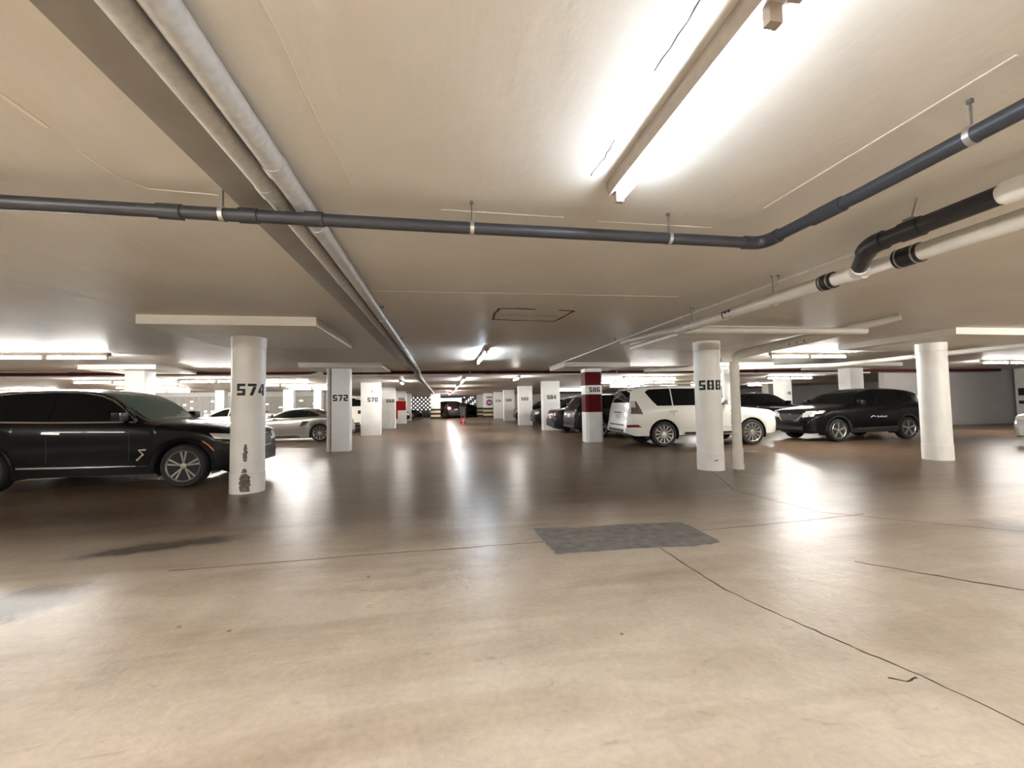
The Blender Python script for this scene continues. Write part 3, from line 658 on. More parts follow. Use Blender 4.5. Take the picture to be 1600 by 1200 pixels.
# x runs from the front bumper (0) to the rear; heights in metres; plan and wre are fractions of the half width
SPEC['lux_suv'] = dict(L=4.92, W=2.00, low=0.27, fx=0.90, rx=3.875, R=0.375, ra=0.435, spokes=10,
    top=[(0, .70), (.03, .82), (.10, .93), (.28, 1.01), (.8, 1.10), (1.35, 1.165), (1.5, 1.19), (2.25, 1.65), (2.6, 1.735), (3.1, 1.765), (3.7, 1.752), (4.25, 1.70), (4.5, 1.62), (4.72, 1.28), (4.86, 1.10), (4.90, .95), (4.92, .72)],
    belt=[(0, .60), (.10, .80), (.4, .94), (1.0, 1.04), (1.6, 1.12), (2.5, 1.15), (3.5, 1.18), (4.3, 1.22), (4.8, 1.08), (4.92, .68)],
    re=[(0, .68), (.10, .90), (.4, 1.0), (1.0, 1.08), (1.5, 1.135), (1.72, 1.23), (2.0, 1.48), (2.35, 1.665), (2.8, 1.715), (3.4, 1.715), (4.1, 1.665), (4.45, 1.57), (4.72, 1.24), (4.86, 1.06), (4.92, .70)],
    plan=[(0, .66), (.06, .78), (.18, .88), (.45, .96), (.9, .99), (2.5, 1.0), (4.0, .99), (4.5, .955), (4.8, .88), (4.92, .78)],
    wre=[(0, .9), (.4, .86), (1.4, .86), (1.75, .84), (2.4, .70), (3.2, .70), (4.3, .68), (4.7, .82), (4.92, .88)],
    ws=(1.50, 2.36), rw=(4.42, 4.74),
    wins=[[(1.70, 1.165), (1.95, 1.405), (2.12, 1.515), (2.30, 1.597), (2.62, 1.664), (2.95, 1.676), (2.95, 1.185)], [(2.96, 1.19), (2.96, 1.672), (3.5, 1.665), (3.78, 1.64), (3.78, 1.21)], [(3.84, 1.215), (3.84, 1.63), (4.15, 1.585), (4.36, 1.50), (4.30, 1.26)]])
SPEC['wagon'] = dict(L=4.88, W=1.885, low=0.34, fx=0.93, rx=3.72, R=0.385, ra=0.455, spokes=12,
    top=[(0, .72), (.03, .86), (.10, .98), (.30, 1.07), (.9, 1.15), (1.3, 1.19), (1.42, 1.22), (2.05, 1.70), (2.35, 1.82), (2.8, 1.86), (3.6, 1.865), (4.3, 1.83), (4.55, 1.79), (4.63, 1.70), (4.76, 1.25), (4.80, 1.0), (4.84, .72), (4.88, .60)],
    belt=[(0, .60), (.10, .82), (.4, 1.0), (1.0, 1.08), (1.6, 1.16), (2.5, 1.19), (3.5, 1.20), (4.3, 1.20), (4.7, 1.14), (4.8, .95), (4.88, .58)],
    re=[(0, .68), (.10, .95), (.4, 1.06), (1.0, 1.12), (1.42, 1.18), (1.6, 1.28), (2.15, 1.70), (2.6, 1.79), (3.4, 1.80), (4.2, 1.77), (4.52, 1.72), (4.62, 1.60), (4.75, 1.2), (4.8, .98), (4.88, .59)],
    plan=[(0, .70), (.06, .82), (.18, .90), (.45, .96), (.9, .985), (2.5, 1.0), (4.0, .99), (4.5, .965), (4.75, .93), (4.88, .88)],
    wre=[(0, .9), (.4, .88), (1.4, .88), (1.65, .86), (2.2, .76), (3.2, .75), (4.3, .74), (4.6, .76), (4.75, .86), (4.88, .9)],
    ws=(1.44, 2.16), rw=(4.60, 4.745),
    wins=[[(1.66, 1.225), (1.9, 1.42), (2.2, 1.66), (2.40, 1.72), (2.55, 1.73), (2.55, 1.225)], [(2.62, 1.225), (2.62, 1.735), (3.40, 1.74), (3.40, 1.225)], [(3.44, 1.225), (3.44, 1.74), (4.10, 1.72), (4.22, 1.64), (4.02, 1.36), (3.90, 1.225)]])
SPEC['crossover'] = dict(L=4.65, W=1.84, low=0.28, fx=0.95, rx=3.655, R=0.355, ra=0.42, spokes=5,
    top=[(0, .66), (.03, .82), (.10, .96), (.30, 1.03), (.9, 1.11), (1.2, 1.14), (1.32, 1.17), (2.05, 1.56), (2.4, 1.655), (2.8, 1.69), (3.4, 1.68), (4.0, 1.63), (4.28, 1.57), (4.50, 1.20), (4.60, 1.0), (4.65, .70)],
    belt=[(0, .58), (.10, .82), (.4, .96), (1.0, 1.04), (1.6, 1.10), (2.5, 1.13), (3.4, 1.17), (4.0, 1.23), (4.4, 1.13), (4.65, .66)],
    re=[(0, .64), (.10, .93), (.4, 1.01), (1.0, 1.08), (1.32, 1.13), (1.55, 1.23), (2.15, 1.56), (2.6, 1.63), (3.2, 1.625), (3.9, 1.57), (4.25, 1.50), (4.48, 1.17), (4.6, .97), (4.65, .68)],
    plan=[(0, .70), (.06, .82), (.18, .90), (.45, .96), (.9, .985), (2.4, 1.0), (3.7, .99), (4.2, .965), (4.5, .90), (4.65, .80)],
    wre=[(0, .9), (.4, .87), (1.3, .86), (1.55, .84), (2.2, .71), (3.0, .70), (4.1, .67), (4.45, .80), (4.65, .88)],
    ws=(1.34, 2.18), rw=(4.24, 4.50),
    wins=[[(1.60, 1.15), (1.85, 1.34), (2.2, 1.53), (2.5, 1.585), (2.62, 1.59), (2.62, 1.165)], [(2.68, 1.17), (2.68, 1.592), (3.2, 1.58), (3.48, 1.555), (3.48, 1.20)], [(3.54, 1.21), (3.54, 1.545), (3.85, 1.50), (4.02, 1.42), (3.9, 1.26)]])
SPEC['coupe'] = dict(L=4.38, W=1.82, low=0.18, fx=0.90, rx=3.37, R=0.34, ra=0.375, spokes=10,
    top=[(0, .50), (.05, .60), (.2, .70), (.6, .83), (1.1, .91), (1.3, .95), (1.95, 1.24), (2.3, 1.325), (2.6, 1.34), (3.0, 1.30), (3.6, 1.10), (4.0, .99), (4.25, .92), (4.34, .80), (4.38, .60)],
    belt=[(0, .45), (.2, .62), (.6, .78), (1.1, .86), (1.6, .91), (2.3, .93), (3.0, .98), (3.6, .99), (4.0, .93), (4.38, .56)],
    re=[(0, .48), (.2, .68), (.6, .81), (1.1, .89), (1.35, .95), (1.95, 1.20), (2.3, 1.27), (2.6, 1.28), (3.0, 1.23), (3.5, 1.06), (4.0, .97), (4.25, .88), (4.38, .58)],
    plan=[(0, .62), (.08, .78), (.25, .90), (.6, .96), (1.0, .985), (1.8, .95), (2.4, .95), (3.2, 1.0), (3.7, .99), (4.1, .92), (4.38, .78)],
    wre=[(0, .9), (.4, .85), (1.2, .84), (1.5, .80), (2.1, .66), (2.6, .64), (3.2, .64), (3.6, .72), (4.0, .84), (4.38, .88)],
    ws=(1.32, 2.0), rw=(2.95, 3.6),
    wins=[[(1.50, .95), (1.75, 1.08), (1.98, 1.18), (2.3, 1.245), (2.6, 1.255), (2.85, 1.225), (3.1, 1.15), (3.34, 1.05), (3.3, 1.0), (2.4, .955)]])
SPEC['sedan'] = dict(L=4.75, W=1.82, low=0.21, fx=0.93, rx=3.70, R=0.33, ra=0.38, spokes=5,
    top=[(0, .55), (.04, .68), (.2, .80), (.7, .90), (1.2, .97), (1.35, 1.0), (2.1, 1.36), (2.5, 1.44), (2.9, 1.45), (3.3, 1.41), (4.0, 1.12), (4.3, 1.08), (4.6, 1.04), (4.71, .92), (4.75, .62)],
    belt=[(0, .50), (.2, .70), (.7, .84), (1.3, .92), (2.4, .96), (3.4, .99), (4.0, 1.02), (4.5, .98), (4.75, .58)],
    re=[(0, .53), (.2, .77), (.7, .88), (1.35, .97), (1.6, 1.07), (2.2, 1.34), (2.6, 1.385), (3.1, 1.37), (3.4, 1.30), (3.95, 1.09), (4.3, 1.06), (4.6, 1.02), (4.75, .60)],
    plan=[(0, .66), (.06, .78), (.2, .90), (.5, .965), (1.0, .99), (2.4, 1.0), (3.8, .985), (4.4, .93), (4.75, .80)],
    wre=[(0, .9), (.4, .87), (1.3, .86), (1.6, .82), (2.2, .68), (3.1, .66), (3.6, .72), (4.0, .84), (4.75, .88)],
    ws=(1.38, 2.2), rw=(3.3, 3.95),
    wins=[[(1.70, .985), (2.0, 1.16), (2.3, 1.295), (2.55, 1.335), (2.55, .995)], [(2.61, .995), (2.61, 1.335), (3.0, 1.325), (3.3, 1.25), (3.5, 1.12), (3.5, 1.03)]])
def tall(base, k, L=None):
    s = dict(SPEC[base])
    for q in ('top', 'belt', 're'): s[q] = [(x, z if z < 1.0 else 1.0+(z-1.0)*k) for x, z in s[q]]
    s['wins'] = [[(x, 1.0+(z-1.0)*k-0.005) for x, z in w] for w in s['wins']]
    return s
SPEC['big_suv'] = tall('wagon', 1.10)

class Body:
    def __init__(self, S):
        self.S = S; L, W = S['L'], S['W']; hw = W/2
        top, belt, re, plan, wre = (pchip(S[k]) for k in ('top', 'belt', 're', 'plan', 'wre'))
        self.f = dict(top=top, belt=belt, re=re, plan=plan, wre=wre)
        xs = [L*i/56 for i in range(57)]+[0.02, 0.05, 0.09, 0.14, 0.2, L-.02, L-.05, L-.1]
        for xc in (S['fx'], S['rx']):
            xs = [x for x in xs if abs(x-xc) > S['ra']+0.01]
            xs += [xc+S['ra']*math.cos(PI*k/18) for k in range(19)]+[xc-S['ra']-0.004, xc+S['ra']+0.004]
        xs = sorted(set(round(x, 4) for x in xs if 0 <= x <= L))
        ys = S['R']-0.01
        bm = bmesh.new(); secs = []
        for x in xs:
            zb = S['low']+ (0.06*(1-x/0.25) if x < 0.25 else 0)+(0.10*(x-L+0.3)/0.3 if x > L-0.3 else 0)
            for xc in (S['fx'], S['rx']):
                dx = abs(x-xc)
                if dx <= S['ra']+1e-4: zb = max(zb, ys+math.sqrt(max(0, S['ra']**2-dx*dx)))
            b_, r_, t_ = belt(x), re(x), top(x)
            r_ = min(r_, t_-0.004); b_ = min(b_, r_-0.012); zb = min(zb, b_-0.05)
            p = plan(x)*hw
            # flare over the wheel arches
            fl = 0.0
            for xc in (S['fx'], S['rx']): fl = max(fl, max(0, 1-((x-xc)/(S['ra']+0.2))**2))
            rows = [(p*0.955+0.02*fl, zb), (p*0.985+0.012*fl, zb+(b_-zb)*.22), (p*0.992, zb+(b_-zb)*.48), (p, zb+(b_-zb)*.74), (p*0.985, zb+(b_-zb)*.92), (p*.955, b_)]
            w = min(wre(x)*hw, p*.95)
            rows += [(w+(p*.945-w)*0.0 if r_-b_ < .06 else w, r_), (w*.86, r_+(t_-r_)*.50), (w*.5, r_+(t_-r_)*.86), (0, t_)]
            lx = L/2-x
            half = [bm.verts.new((lx, -y, z)) for y, z in rows]
            oth = [bm.verts.new((lx, y, z)) for y, z in rows[:-1]]
            secs.append(half+oth[::-1])
        for i in range(len(secs)-1):
            A, B = secs[i], secs[i+1]
            for k in range(len(A)-1): bm.faces.new((A[k], A[k+1], B[k+1], B[k]))
        for s in (secs[0], secs[-1]):
            n = len(s)
            for k in range(n//2): 
                a, b2, c2, d2 = s[k], s[k+1], s[n-2-k], s[n-1-k]
                vs_ = [a, b2, c2, d2]; vs2 = []
                for v in vs_:
                    if v not in vs2: vs2.append(v)
                if len(vs2) > 2:
                    try: bm.faces.new(vs2)
                    except ValueError: pass
        bmesh.ops.recalc_face_normals(bm, faces=bm.faces)
        self.bm = bm; self.bvh = BVHTree.FromBMesh(bm)
    def decal(self, poly, axis, name, m, parent, sgn=-1, off=0.006, nu=10, nv=4, smooth=40):
        """project a polygon on the body: side (x,z), front/rear (y,z), top (x,y); a thin raised piece with skirt"""
        L = self.S['L']
        us = [p[0] for p in poly]; u0, u1 = min(us), max(us)
        stations = sorted(set([round(u0+(u1-u0)*i/nu, 4) for i in range(nu+1)]+[round(u, 4) for u in us]))
        bm = bmesh.new(); grid = []
        for u in stations:
            uu = min(max(u, u0+1e-4), u1-1e-4); vs_ = []
            n = len(poly)
            for i in range(n):
                (a, b), (c, d) = poly[i], poly[(i+1) % n]
                if (a-uu)*(c-uu) <= 0 and abs(a-c) > 1e-9: vs_.append(b+(d-b)*(uu-a)/(c-a))
            if len(vs_) < 2: continue
            lo, hi = min(vs_), max(vs_); col = []
            for k in range(nv+1):
                v = lo+(hi-lo)*k/nv
                if axis == 'side': o, d = Vector((L/2-u, sgn*4, v)), Vector((0, -sgn, 0))
                elif axis == 'front': o, d = Vector((L/2+4, u, v)), Vector((-1, 0, 0))
                elif axis == 'rear': o, d = Vector((-L/2-4, u, v)), Vector((1, 0, 0))
                else: o, d = Vector((L/2-u, v, 6)), Vector((0, 0, -1))
                h = self.bvh.ray_cast(o, d)
                if h[0] is None: col.append(None); continue
                nn = h[1] if h[1].dot(d) < 0 else -h[1]
                nn = (nn*0.5-d*0.5).normalized()
                col.append((bm.verts.new(h[0]+nn*off), h[0]-nn*0.012))
            grid.append(col)
        for i in range(len(grid)-1):
            for k in range(nv):
                q = [grid[i][k], grid[i][k+1], grid[i+1][k+1], grid[i+1][k]]
                if any(c is None for c in q): continue
                bm.faces.new([c[0] for c in q])
        bmesh.ops.remove_doubles(bm, verts=bm.verts, dist=0.0004)
        bmesh.ops.recalc_face_normals(bm, faces=bm.faces)
        bd = [e for e in bm.edges if len(e.link_faces) == 1]
        if bd:
            dd = {'side': Vector((0, -sgn, 0)), 'front': Vector((-1, 0, 0)), 'rear': Vector((1, 0, 0)), 'top': Vector((0, 0, -1))}[axis]
            r = bmesh.ops.extrude_edge_only(bm, edges=bd)
            for v in [g for g in r['geom'] if isinstance(g, bmesh.types.BMVert)]: v.co += dd*(off+0.01)
        return finish(bm, name, m, parent, smooth)
    def ribbon(self, pts, axis, name, m, parent, w=0.02, sgn=-1, off=0.007, closed=False):
        """a raised trim strip following pts on the body"""
        L = self.S['L']; P = [Vector(p) for p in pts]
        if closed: P.append(P[0])
        Q = []
        for i in range(len(P)-1):
            n = max(1, int((P[i+1]-P[i]).length/0.12))
            for k in range(n): Q.append(P[i].lerp(P[i+1], k/n))
        Q.append(P[-1])
        bm = bmesh.new(); rows = []
        for i, p in enumerate(Q):
            d = (Q[min(i+1, len(Q)-1)]-Q[max(0, i-1)]).normalized(); nn2 = Vector((-d.y, d.x)); row = []
            for s, oo in ((-1, -0.01), (-1, off), (1, off), (1, -0.01)):
                u, v = p+nn2*s*w/2
                if axis == 'side': o, dd = Vector((L/2-u, sgn*4, v)), Vector((0, -sgn, 0))
                elif axis == 'front': o, dd = Vector((L/2+4, u, v)), Vector((-1, 0, 0))
                else: o, dd = Vector((-L/2-4, u, v)), Vector((1, 0, 0))
                h = self.bvh.ray_cast(o, dd)
                row.append(None if h[0] is None else bm.verts.new(h[0]-dd*oo))
            rows.append(row)
        for i in range(len(rows)-1):
            for k in range(3):
                q = [rows[i][k], rows[i][k+1], rows[i+1][k+1], rows[i+1][k]]
                if None in q: continue
                bm.faces.new(q)
        return finish(bm, name, m, parent, 50)

WH = {}
def wheel(parent, R, n, x, y, side, rimm='rim', style='spoke'):
    """tyre with an alloy rim; side -1 faces -y"""
    key = (R, n, rimm, style)
    if key not in WH:
        w = 0.245
        bm = bmesh.new()
        lathe(bm, [(R*.70, w/2-.02), (R*.74, w/2), (R*.92, w/2+.004), (R*.985, w/2-.03), (R, w/2-.06), (R, -w/2+.06), (R*.985, -w/2+.03), (R*.92, -w/2), (R*.70, -w/2+.02)], 36, 'Y')
        o = finish(bm, 'wheel', 'tyre', None, 35); ty = o.data
        bpy.data.objects.remove(o)
        bm = bmesh.new()
        lathe(bm, [(R*.735, w/2-.002), (R*.72, w/2+.006), (R*.685, w/2-.004), (R*.66, w/2-.03)], 36, 'Y', False)
        bm.faces.ensure_lookup_table()
        bmesh.ops.delete(bm, geom=[f for f in bm.faces if len(f.verts) > 4], context='FACES_ONLY')
        lathe(bm, [(0.0001, w/2-.005), (R*.13, w/2-.012), (R*.17, w/2-.03), (R*.17, w/2-.07)], 20, 'Y')
        for k in range(n):
            pairs = [(0.0,)] if style == 'spoke' else [(-0.13,), (0.13,)]
            for (da,) in pairs:
                a = 2*PI*k/n+PI/2; a1 = a+da*1.3
                w0, w1 = (R*.040, R*.058) if n > 6 else (R*.085, R*.125)
                if style == 'pair': w0, w1 = R*.04, R*.06
                e0 = Vector((math.cos(a+da*.4), 0, math.sin(a+da*.4))); e1 = Vector((math.cos(a1), 0, math.sin(a1)))
                t0 = Vector((-e0.z, 0, e0.x)); t1 = Vector((-e1.z, 0, e1.x))
                vv = []
                for e, tt, ww, rr, yy in ((e0, t0, w0, R*.12, w/2-.02), (e1, t1, w1, R*.69, w/2-.008)):
                    for s, dy in ((-1, -.03), (-.7, 0), (.7, 0), (1, -.03)):
                        vv.append(bm.verts.new(e*rr+tt*ww*s+Vector((0, yy+dy, 0))))
                for q in range(3): bm.faces.new((vv[q], vv[q+1], vv[q+5], vv[q+4]))
        o = finish(bm, 'rim', rimm, None, 35); rm = o.data; bpy.data.objects.remove(o)
        bm = bmesh.new(); lathe(bm, [(R*.71, w/2-.06), (R*.5, w/2-.10), (0.001, w/2-.10)], 30, 'Y'); o = finish(bm, 'barrel', 'rimdark', None, 35); br = o.data; bpy.data.objects.remove(o)
        WH[key] = (ty, rm, br)
    ty, rm, br = WH[key]
    o = bpy.data.objects.new('wheel', ty); C.objects.link(o); o.parent = parent; o.location = (x, y, R)
    o.rotation_euler = (0, 0, PI if side < 0 else 0)
    for nm, me in (('rim', rm), ('barrel', br)):
        c = bpy.data.objects.new(nm, me); C.objects.link(c); c.parent = o
    return o

def car(kind, label, paint, loc, heading, rimm='rim', style='spoke', detail=1, glass='glass', ws_glass=None, name='car', cat='car', lit=False, cladding=None, group=None, tails=True):
    """loc is the ground point under the car's centre; heading 0 faces +X"""
    S = SPEC[kind]; L, W = S['L'], S['W']; hw = W/2
    t = thing(name, label, cat, (loc[0], loc[1], 0), heading, group)
    B = Body(S); f = B.f
    me = bpy.data.meshes.new('body'); B.bm.to_mesh(me); me.materials.append(MT[paint])
    for p in me.polygons: p.use_smooth = True
    me.set_sharp_from_angle(angle=math.radians(38))
    o = bpy.data.objects.new('body', me); C.objects.link(o); o.parent = t
    # underbody and wheel wells
    bm = bmesh.new()
    bx(bm, -L/2+.25, L/2-S['fx']+S['R']*-1-.12 if False else L/2-.2, -hw*.62, hw*.62, S['low']-.03, .62)
    bx(bm, L/2-S['rx']+S['ra']+.02, L/2-S['fx']-S['ra']-.02, -hw*.92, hw*.92, S['low']-.02, .6)
    finish(bm, 'underbody', 'trim', t)
    for xc in (S['fx'], S['rx']):
        for s in (-1, 1):
            bm = bmesh.new(); rows = []
            for k in range(15):
                a = -0.35+(PI+0.7)*k/14; rr = S['ra']+0.012
                rows.append([bm.verts.new((L/2-xc+rr*math.cos(a), s*yy, S['R']-.01+rr*math.sin(a))) for yy in (hw*.93*f['plan'](xc), hw*.60)])
            for k in range(14): bm.faces.new((rows[k][0], rows[k][1], rows[k+1][1], rows[k+1][0]))
            bm.faces.new([r[1] for r in rows])
            finish(bm, 'wheel_well', 'trim', t)
            wheel(t, S['R'], S['spokes'] if style != 'pair' else 5, L/2-xc, s*(hw*f['plan'](xc)*.985-0.125), s, rimm, style)
    # glass
    for s in (-1, 1):
        for w in S['wins']: B.decal(w, 'side', 'side_window', glass, t, s, 0.004, 8, 4)
    a, b = S['ws']; n = 9
    def edge(x, k): return min(f['wre'](x)*hw, f['plan'](x)*hw*.95)*k
    poly = [(a+(b-a)*i/n, -edge(a+(b-a)*i/n, .93)) for i in range(n+1)]+[(a+(b-a)*i/n, edge(a+(b-a)*i/n, .93)) for i in range(n, -1, -1)]
    B.decal(poly, 'top', 'windshield', ws_glass or glass, t, -1, 0.005, 10, 8)
    a, b = S['rw']
    if b-a < 0.4:
        za, zb = f['top'](b)+.02, f['top'](a)-.04
        B.decal([(-hw*.82, za), (-hw*.68, zb), (hw*.68, zb), (hw*.82, za)], 'rear', 'rear_window', glass, t, -1, 0.005, 10, 4)
    else:
        poly = [(a+(b-a)*i/n, -edge(a+(b-a)*i/n, .88)) for i in range(n+1)]+[(a+(b-a)*i/n, edge(a+(b-a)*i/n, .88)) for i in range(n, -1, -1)]
        B.decal(poly, 'top', 'rear_window', glass, t, -1, 0.005, 10, 8)
    # mirrors
    mx = S['wins'][0][0][0]+0.12; mz = f['belt'](mx)+.06
    for s in (-1, 1):
        bm = bmesh.new(); lx = L/2-mx
        bx(bm, lx-.06, lx+.07, s*(hw*.97), s*(hw*.97+.21), mz-.01, mz+.13); bx(bm, lx-.02, lx+.03, s*(hw*.90), s*(hw*.98), mz-.01, mz+.04)
        finish(bm, 'door_mirror', paint, t, 40, bevel=0.012)
    # lamps, grille, plates, handles
    zt = f['top'](0.10); 
    h0 = f['belt'](0.10)
    if detail >= 1:
        for s in (-1, 1):
            B.decal([(s*hw*.52, zt-.20), (s*hw*.52, zt-.06), (s*hw*.86, zt-.03), (s*hw*.86, zt-.16)], 'front', 'headlight', 'lampw', t, -1, .006, 5, 3)
            zr = f['belt'](L-.25)
            if tails: B.decal([(s*hw*.58, zr-.20), (s*hw*.58, zr-.02), (s*hw*.84, zr-.02), (s*hw*.84, zr-.20)], 'rear', 'tail_light', 'lampon' if lit else 'lampr', t, -1, .006, 5, 3)
        B.decal([(-hw*.42, zt-.36), (-hw*.46, zt-.10), (hw*.46, zt-.10), (hw*.42, zt-.36)], 'front', 'grille', 'trim', t, -1, .006, 8, 4)
        B.decal([(-hw*.55, .36), (-hw*.55, .48), (hw*.55, .48), (hw*.55, .36)], 'front', 'lower_intake', 'trim', t, -1, .005, 8, 2)
        zp = f['belt'](L-.2)-.30
        B.decal([(-.16, zp), (-.16, zp+.14), (.16, zp+.14), (.16, zp)], 'rear', 'licence_plate', 'plate', t, -1, .008, 4, 2)
        B.decal([(-hw*.7, S['low']+.11), (-hw*.7, S['low']+.2), (hw*.7, S['low']+.2), (hw*.7, S['low']+.11)], 'rear', 'bumper_trim', 'trim', t, -1, .005, 8, 2)
    if cladding:
        for s in (-1, 1):
            B.decal([(S['fx']+S['ra']+.02, S['low']), (S['fx']+S['ra']+.02, S['low']+.13), (S['rx']-S['ra']-.02, S['low']+.13), (S['rx']-S['ra']-.02, S['low'])], 'side', 'sill_cladding', cladding, t, s, .012, 8, 2)
            for xc in (S['fx'], S['rx']):
                pts = [(xc+(S['ra']+.035)*math.cos(PI*k/14), S['R']-.01+(S['ra']+.035)*math.sin(PI*k/14)) for k in range(15)]
                B.ribbon(pts, 'side', 'arch_trim', cladding, t, .06, s, .012)
    return t, B, S

# black luxury SUV on the left, nose behind column 574
t, B, S = car('lux_suv', 'large black SUV with chrome window trim parked behind column 574', 'p_black', (-6.03, 9.13), 0.0, style='pair', ws_glass='screen_g', cladding='p_black', name='sport_utility_vehicle')
out = [(1.66, 1.155), (1.78, 1.27), (1.95, 1.425), (2.12, 1.535), (2.30, 1.615), (2.62, 1.682), (3.0, 1.694), (3.5, 1.684), (3.84, 1.654), (4.17, 1.602), (4.40, 1.51), (4.33, 1.24), (3.8, 1.20), (2.9, 1.172)]
for s in (-1, 1):
    B.ribbon(out, 'side', 'window_trim', 'chrome', t, 0.026, s, .010, True)
    B.ribbon([(1.62, .40), (3.35, .43)], 'side', 'sill_trim', 'chrome', t, .022, s, .012)
    B.ribbon([(1.46, .68), (1.57, .675), (1.50, .60), (1.60, .50)], 'side', 'fender_vent', 'chrome', t, .028, s, .012)
    B.ribbon([(0.42, .62), (0.50, .72), (0.60, .80)], 'side', 'marker_lamp', 'lampa', t, .025, s, .008)
    for x in (2.72, 3.62): B.ribbon([(x, .985), (x+.26, 1.0)], 'side', 'door_handle', 'rim', t, .030, s, .035)
    for x in (1.72, 2.93): B.ribbon([(x, .50), (x, 1.13)], 'side', 'door_seam', 'trim', t, .008, s, .002)
    B.decal([(.12, .80), (.12, .90), (.50, .93), (.42, .84)], 'side', 'headlight_side', 'lampw', t, s, .006, 5, 3)
for s in (-1, 1): B.ribbon([(s*.05, .62), (s*.05, .86), (s*.36, .86), (s*.38, .74), (s*.34, .62)], 'front', 'grille_frame', 'chrome', t, .03, -1, .02, True)
# white off-road wagon on the right
t, B, S = car('wagon', 'white off-road wagon seen from its rear corner beside column 588', 'p_white', (7.80, 12.40), -0.065, style='spoke', cladding=None, tails=False, name='sport_utility_vehicle')
for s in (-1, 1):
    B.decal([(4.36, .985), (4.52, 1.37), (4.66, 1.38), (4.72, 1.0)], 'side', 'tail_light_side', 'lampd', t, s, .012, 6, 4)
    B.decal([(4.56, 1.19), (4.56, 1.38), (4.68, 1.38), (4.68, 1.19)], 'side', 'lamp_cap', 'lampw', t, s, .015, 3, 3)
    B.decal([(4.40, .60), (4.52, .68), (4.84, .68), (4.84, .60)], 'side', 'reflector', 'lampr', t, s, .008, 4, 2)
    for x in (2.40, 3.32): B.ribbon([(x, 1.055), (x+.24, 1.06)], 'side', 'door_handle', 'chrome', t, .04, s, .035)
    for x in (1.62, 2.58, 3.42): B.ribbon([(x, .50 if x < 3 else .9), (x, 1.19)], 'side', 'door_seam', 'trim', t, .008, s, .002)
    B.ribbon([(1.55, .40), (3.10, .40)], 'side', 'side_step', 'trim', t, .07, s, .05); B.ribbon([(1.55, .36), (3.10, .36)], 'side', 'step_edge', 'chrome', t, .025, s, .07)
    B.ribbon([(1.5, .60), (3.2, .60)], 'side', 'body_crease', 'p_white', t, .05, s, .012)
    bm = bmesh.new(); L = S['L']; tube(bm, [(L/2-2.3, s*.64, 1.80), (L/2-2.5, s*.64, 1.90), (L/2-4.1, s*.63, 1.90), (L/2-4.35, s*.63, 1.79)], .022, 10); finish(bm, 'roof_rail', 'p_white', t, 40)
B.decal([(-.62, .64), (-.62, .685), (.62, .685), (.62, .64)], 'rear', 'bumper_slot', 'trim', t, -1, .006, 8, 2)
B.decal([(-.30, 1.02), (-.30, 1.05), (.30, 1.05), (.30, 1.02)], 'rear', 'tailgate_trim', 'chrome', t, -1, .015, 6, 1)
# black crossover facing left
t, B, S = car('crossover', 'black crossover with white door lettering facing the white wagon', 'p_black', (13.62, 12.28), PI+0.02, rimm='rim', cladding='trim', name='crossover_car')
hw = S['W']/2
for s in (-1, 1):
    B.ribbon([(s*.50, .98), (s*.44, .80), (s*.30, .66), (0, .65)], 'front', 'grille_trim', 'chrome', t, .045, -1, .02)
    B.decal([(s*.55, .90), (s*.55, .955), (s*.84, .985), (s*.84, .93)], 'front', 'running_light', 'lampw', t, -1, .012, 5, 2)
    B.decal([(.10, .86), (.10, .93), (.52, .98), (.40, .90)], 'side', 'headlight_side', 'lampw', t, s, .008, 5, 2)
    B.decal([(.44, .955), (.48, .985), (.62, 1.0), (.52, .965)], 'side', 'side_reflector', 'lampr', t, s, .008, 3, 1)
    B.ribbon([(1.6, .40), (3.2, .42)], 'side', 'sill_trim', 'chrome', t, .028, s, .02)
    for x in (2.45, 3.3): B.ribbon([(x, 1.0), (x+.2, 1.01)], 'side', 'door_handle', 'p_black', t, .03, s, .03)
    # swoosh and script on the front door
    B.ribbon([(2.14, .735), (2.24, .79), (2.32, .76)], 'side', 'door_lettering', 'decalw', t, .03, s, .004)
    for k in range(7): B.ribbon([(2.38+.058*k, .735), (2.40+.058*k, .775 if k % 3 else .80), (2.425+.058*k, .735)], 'side', 'door_lettering', 'decalw', t, .016, s, .004)
    B.ribbon([(s*.06, .84), (s*.0, .88), (s*-.06, .84)], 'front', 'emblem', 'chrome', t, .018, -1, .012)
B.decal([(-.55, .30), (-.50, .35), (.50, .35), (.55, .30)], 'front', 'skid_plate', 'chrome', t, -1, .012, 8, 2)
# silver coupe with black roof glass facing left
t, B, S = car('coupe', 'silver two-seat coupe with dark roof behind columns 574 and 572', 'p_silver', (-5.98, 18.42), PI, name='coupe_car')
for s in (-1, 1):
    B.decal([(2.62, .60), (2.72, .82), (2.98, .83), (2.86, .68)], 'side', 'side_intake', 'trim', t, s, .004, 5, 3)
    B.ribbon([(1.5, .82), (2.7, .86)], 'side', 'door_crease', 'p_silver', t, .02, s, .012)
poly = [(1.98, -.60), (1.98, .60), (2.6, .585), (3.5, .60), (3.5, -.60), (2.6, -.585)]
B.decal(poly, 'top', 'black_roof', 'trim', t, -1, .006, 8, 8)
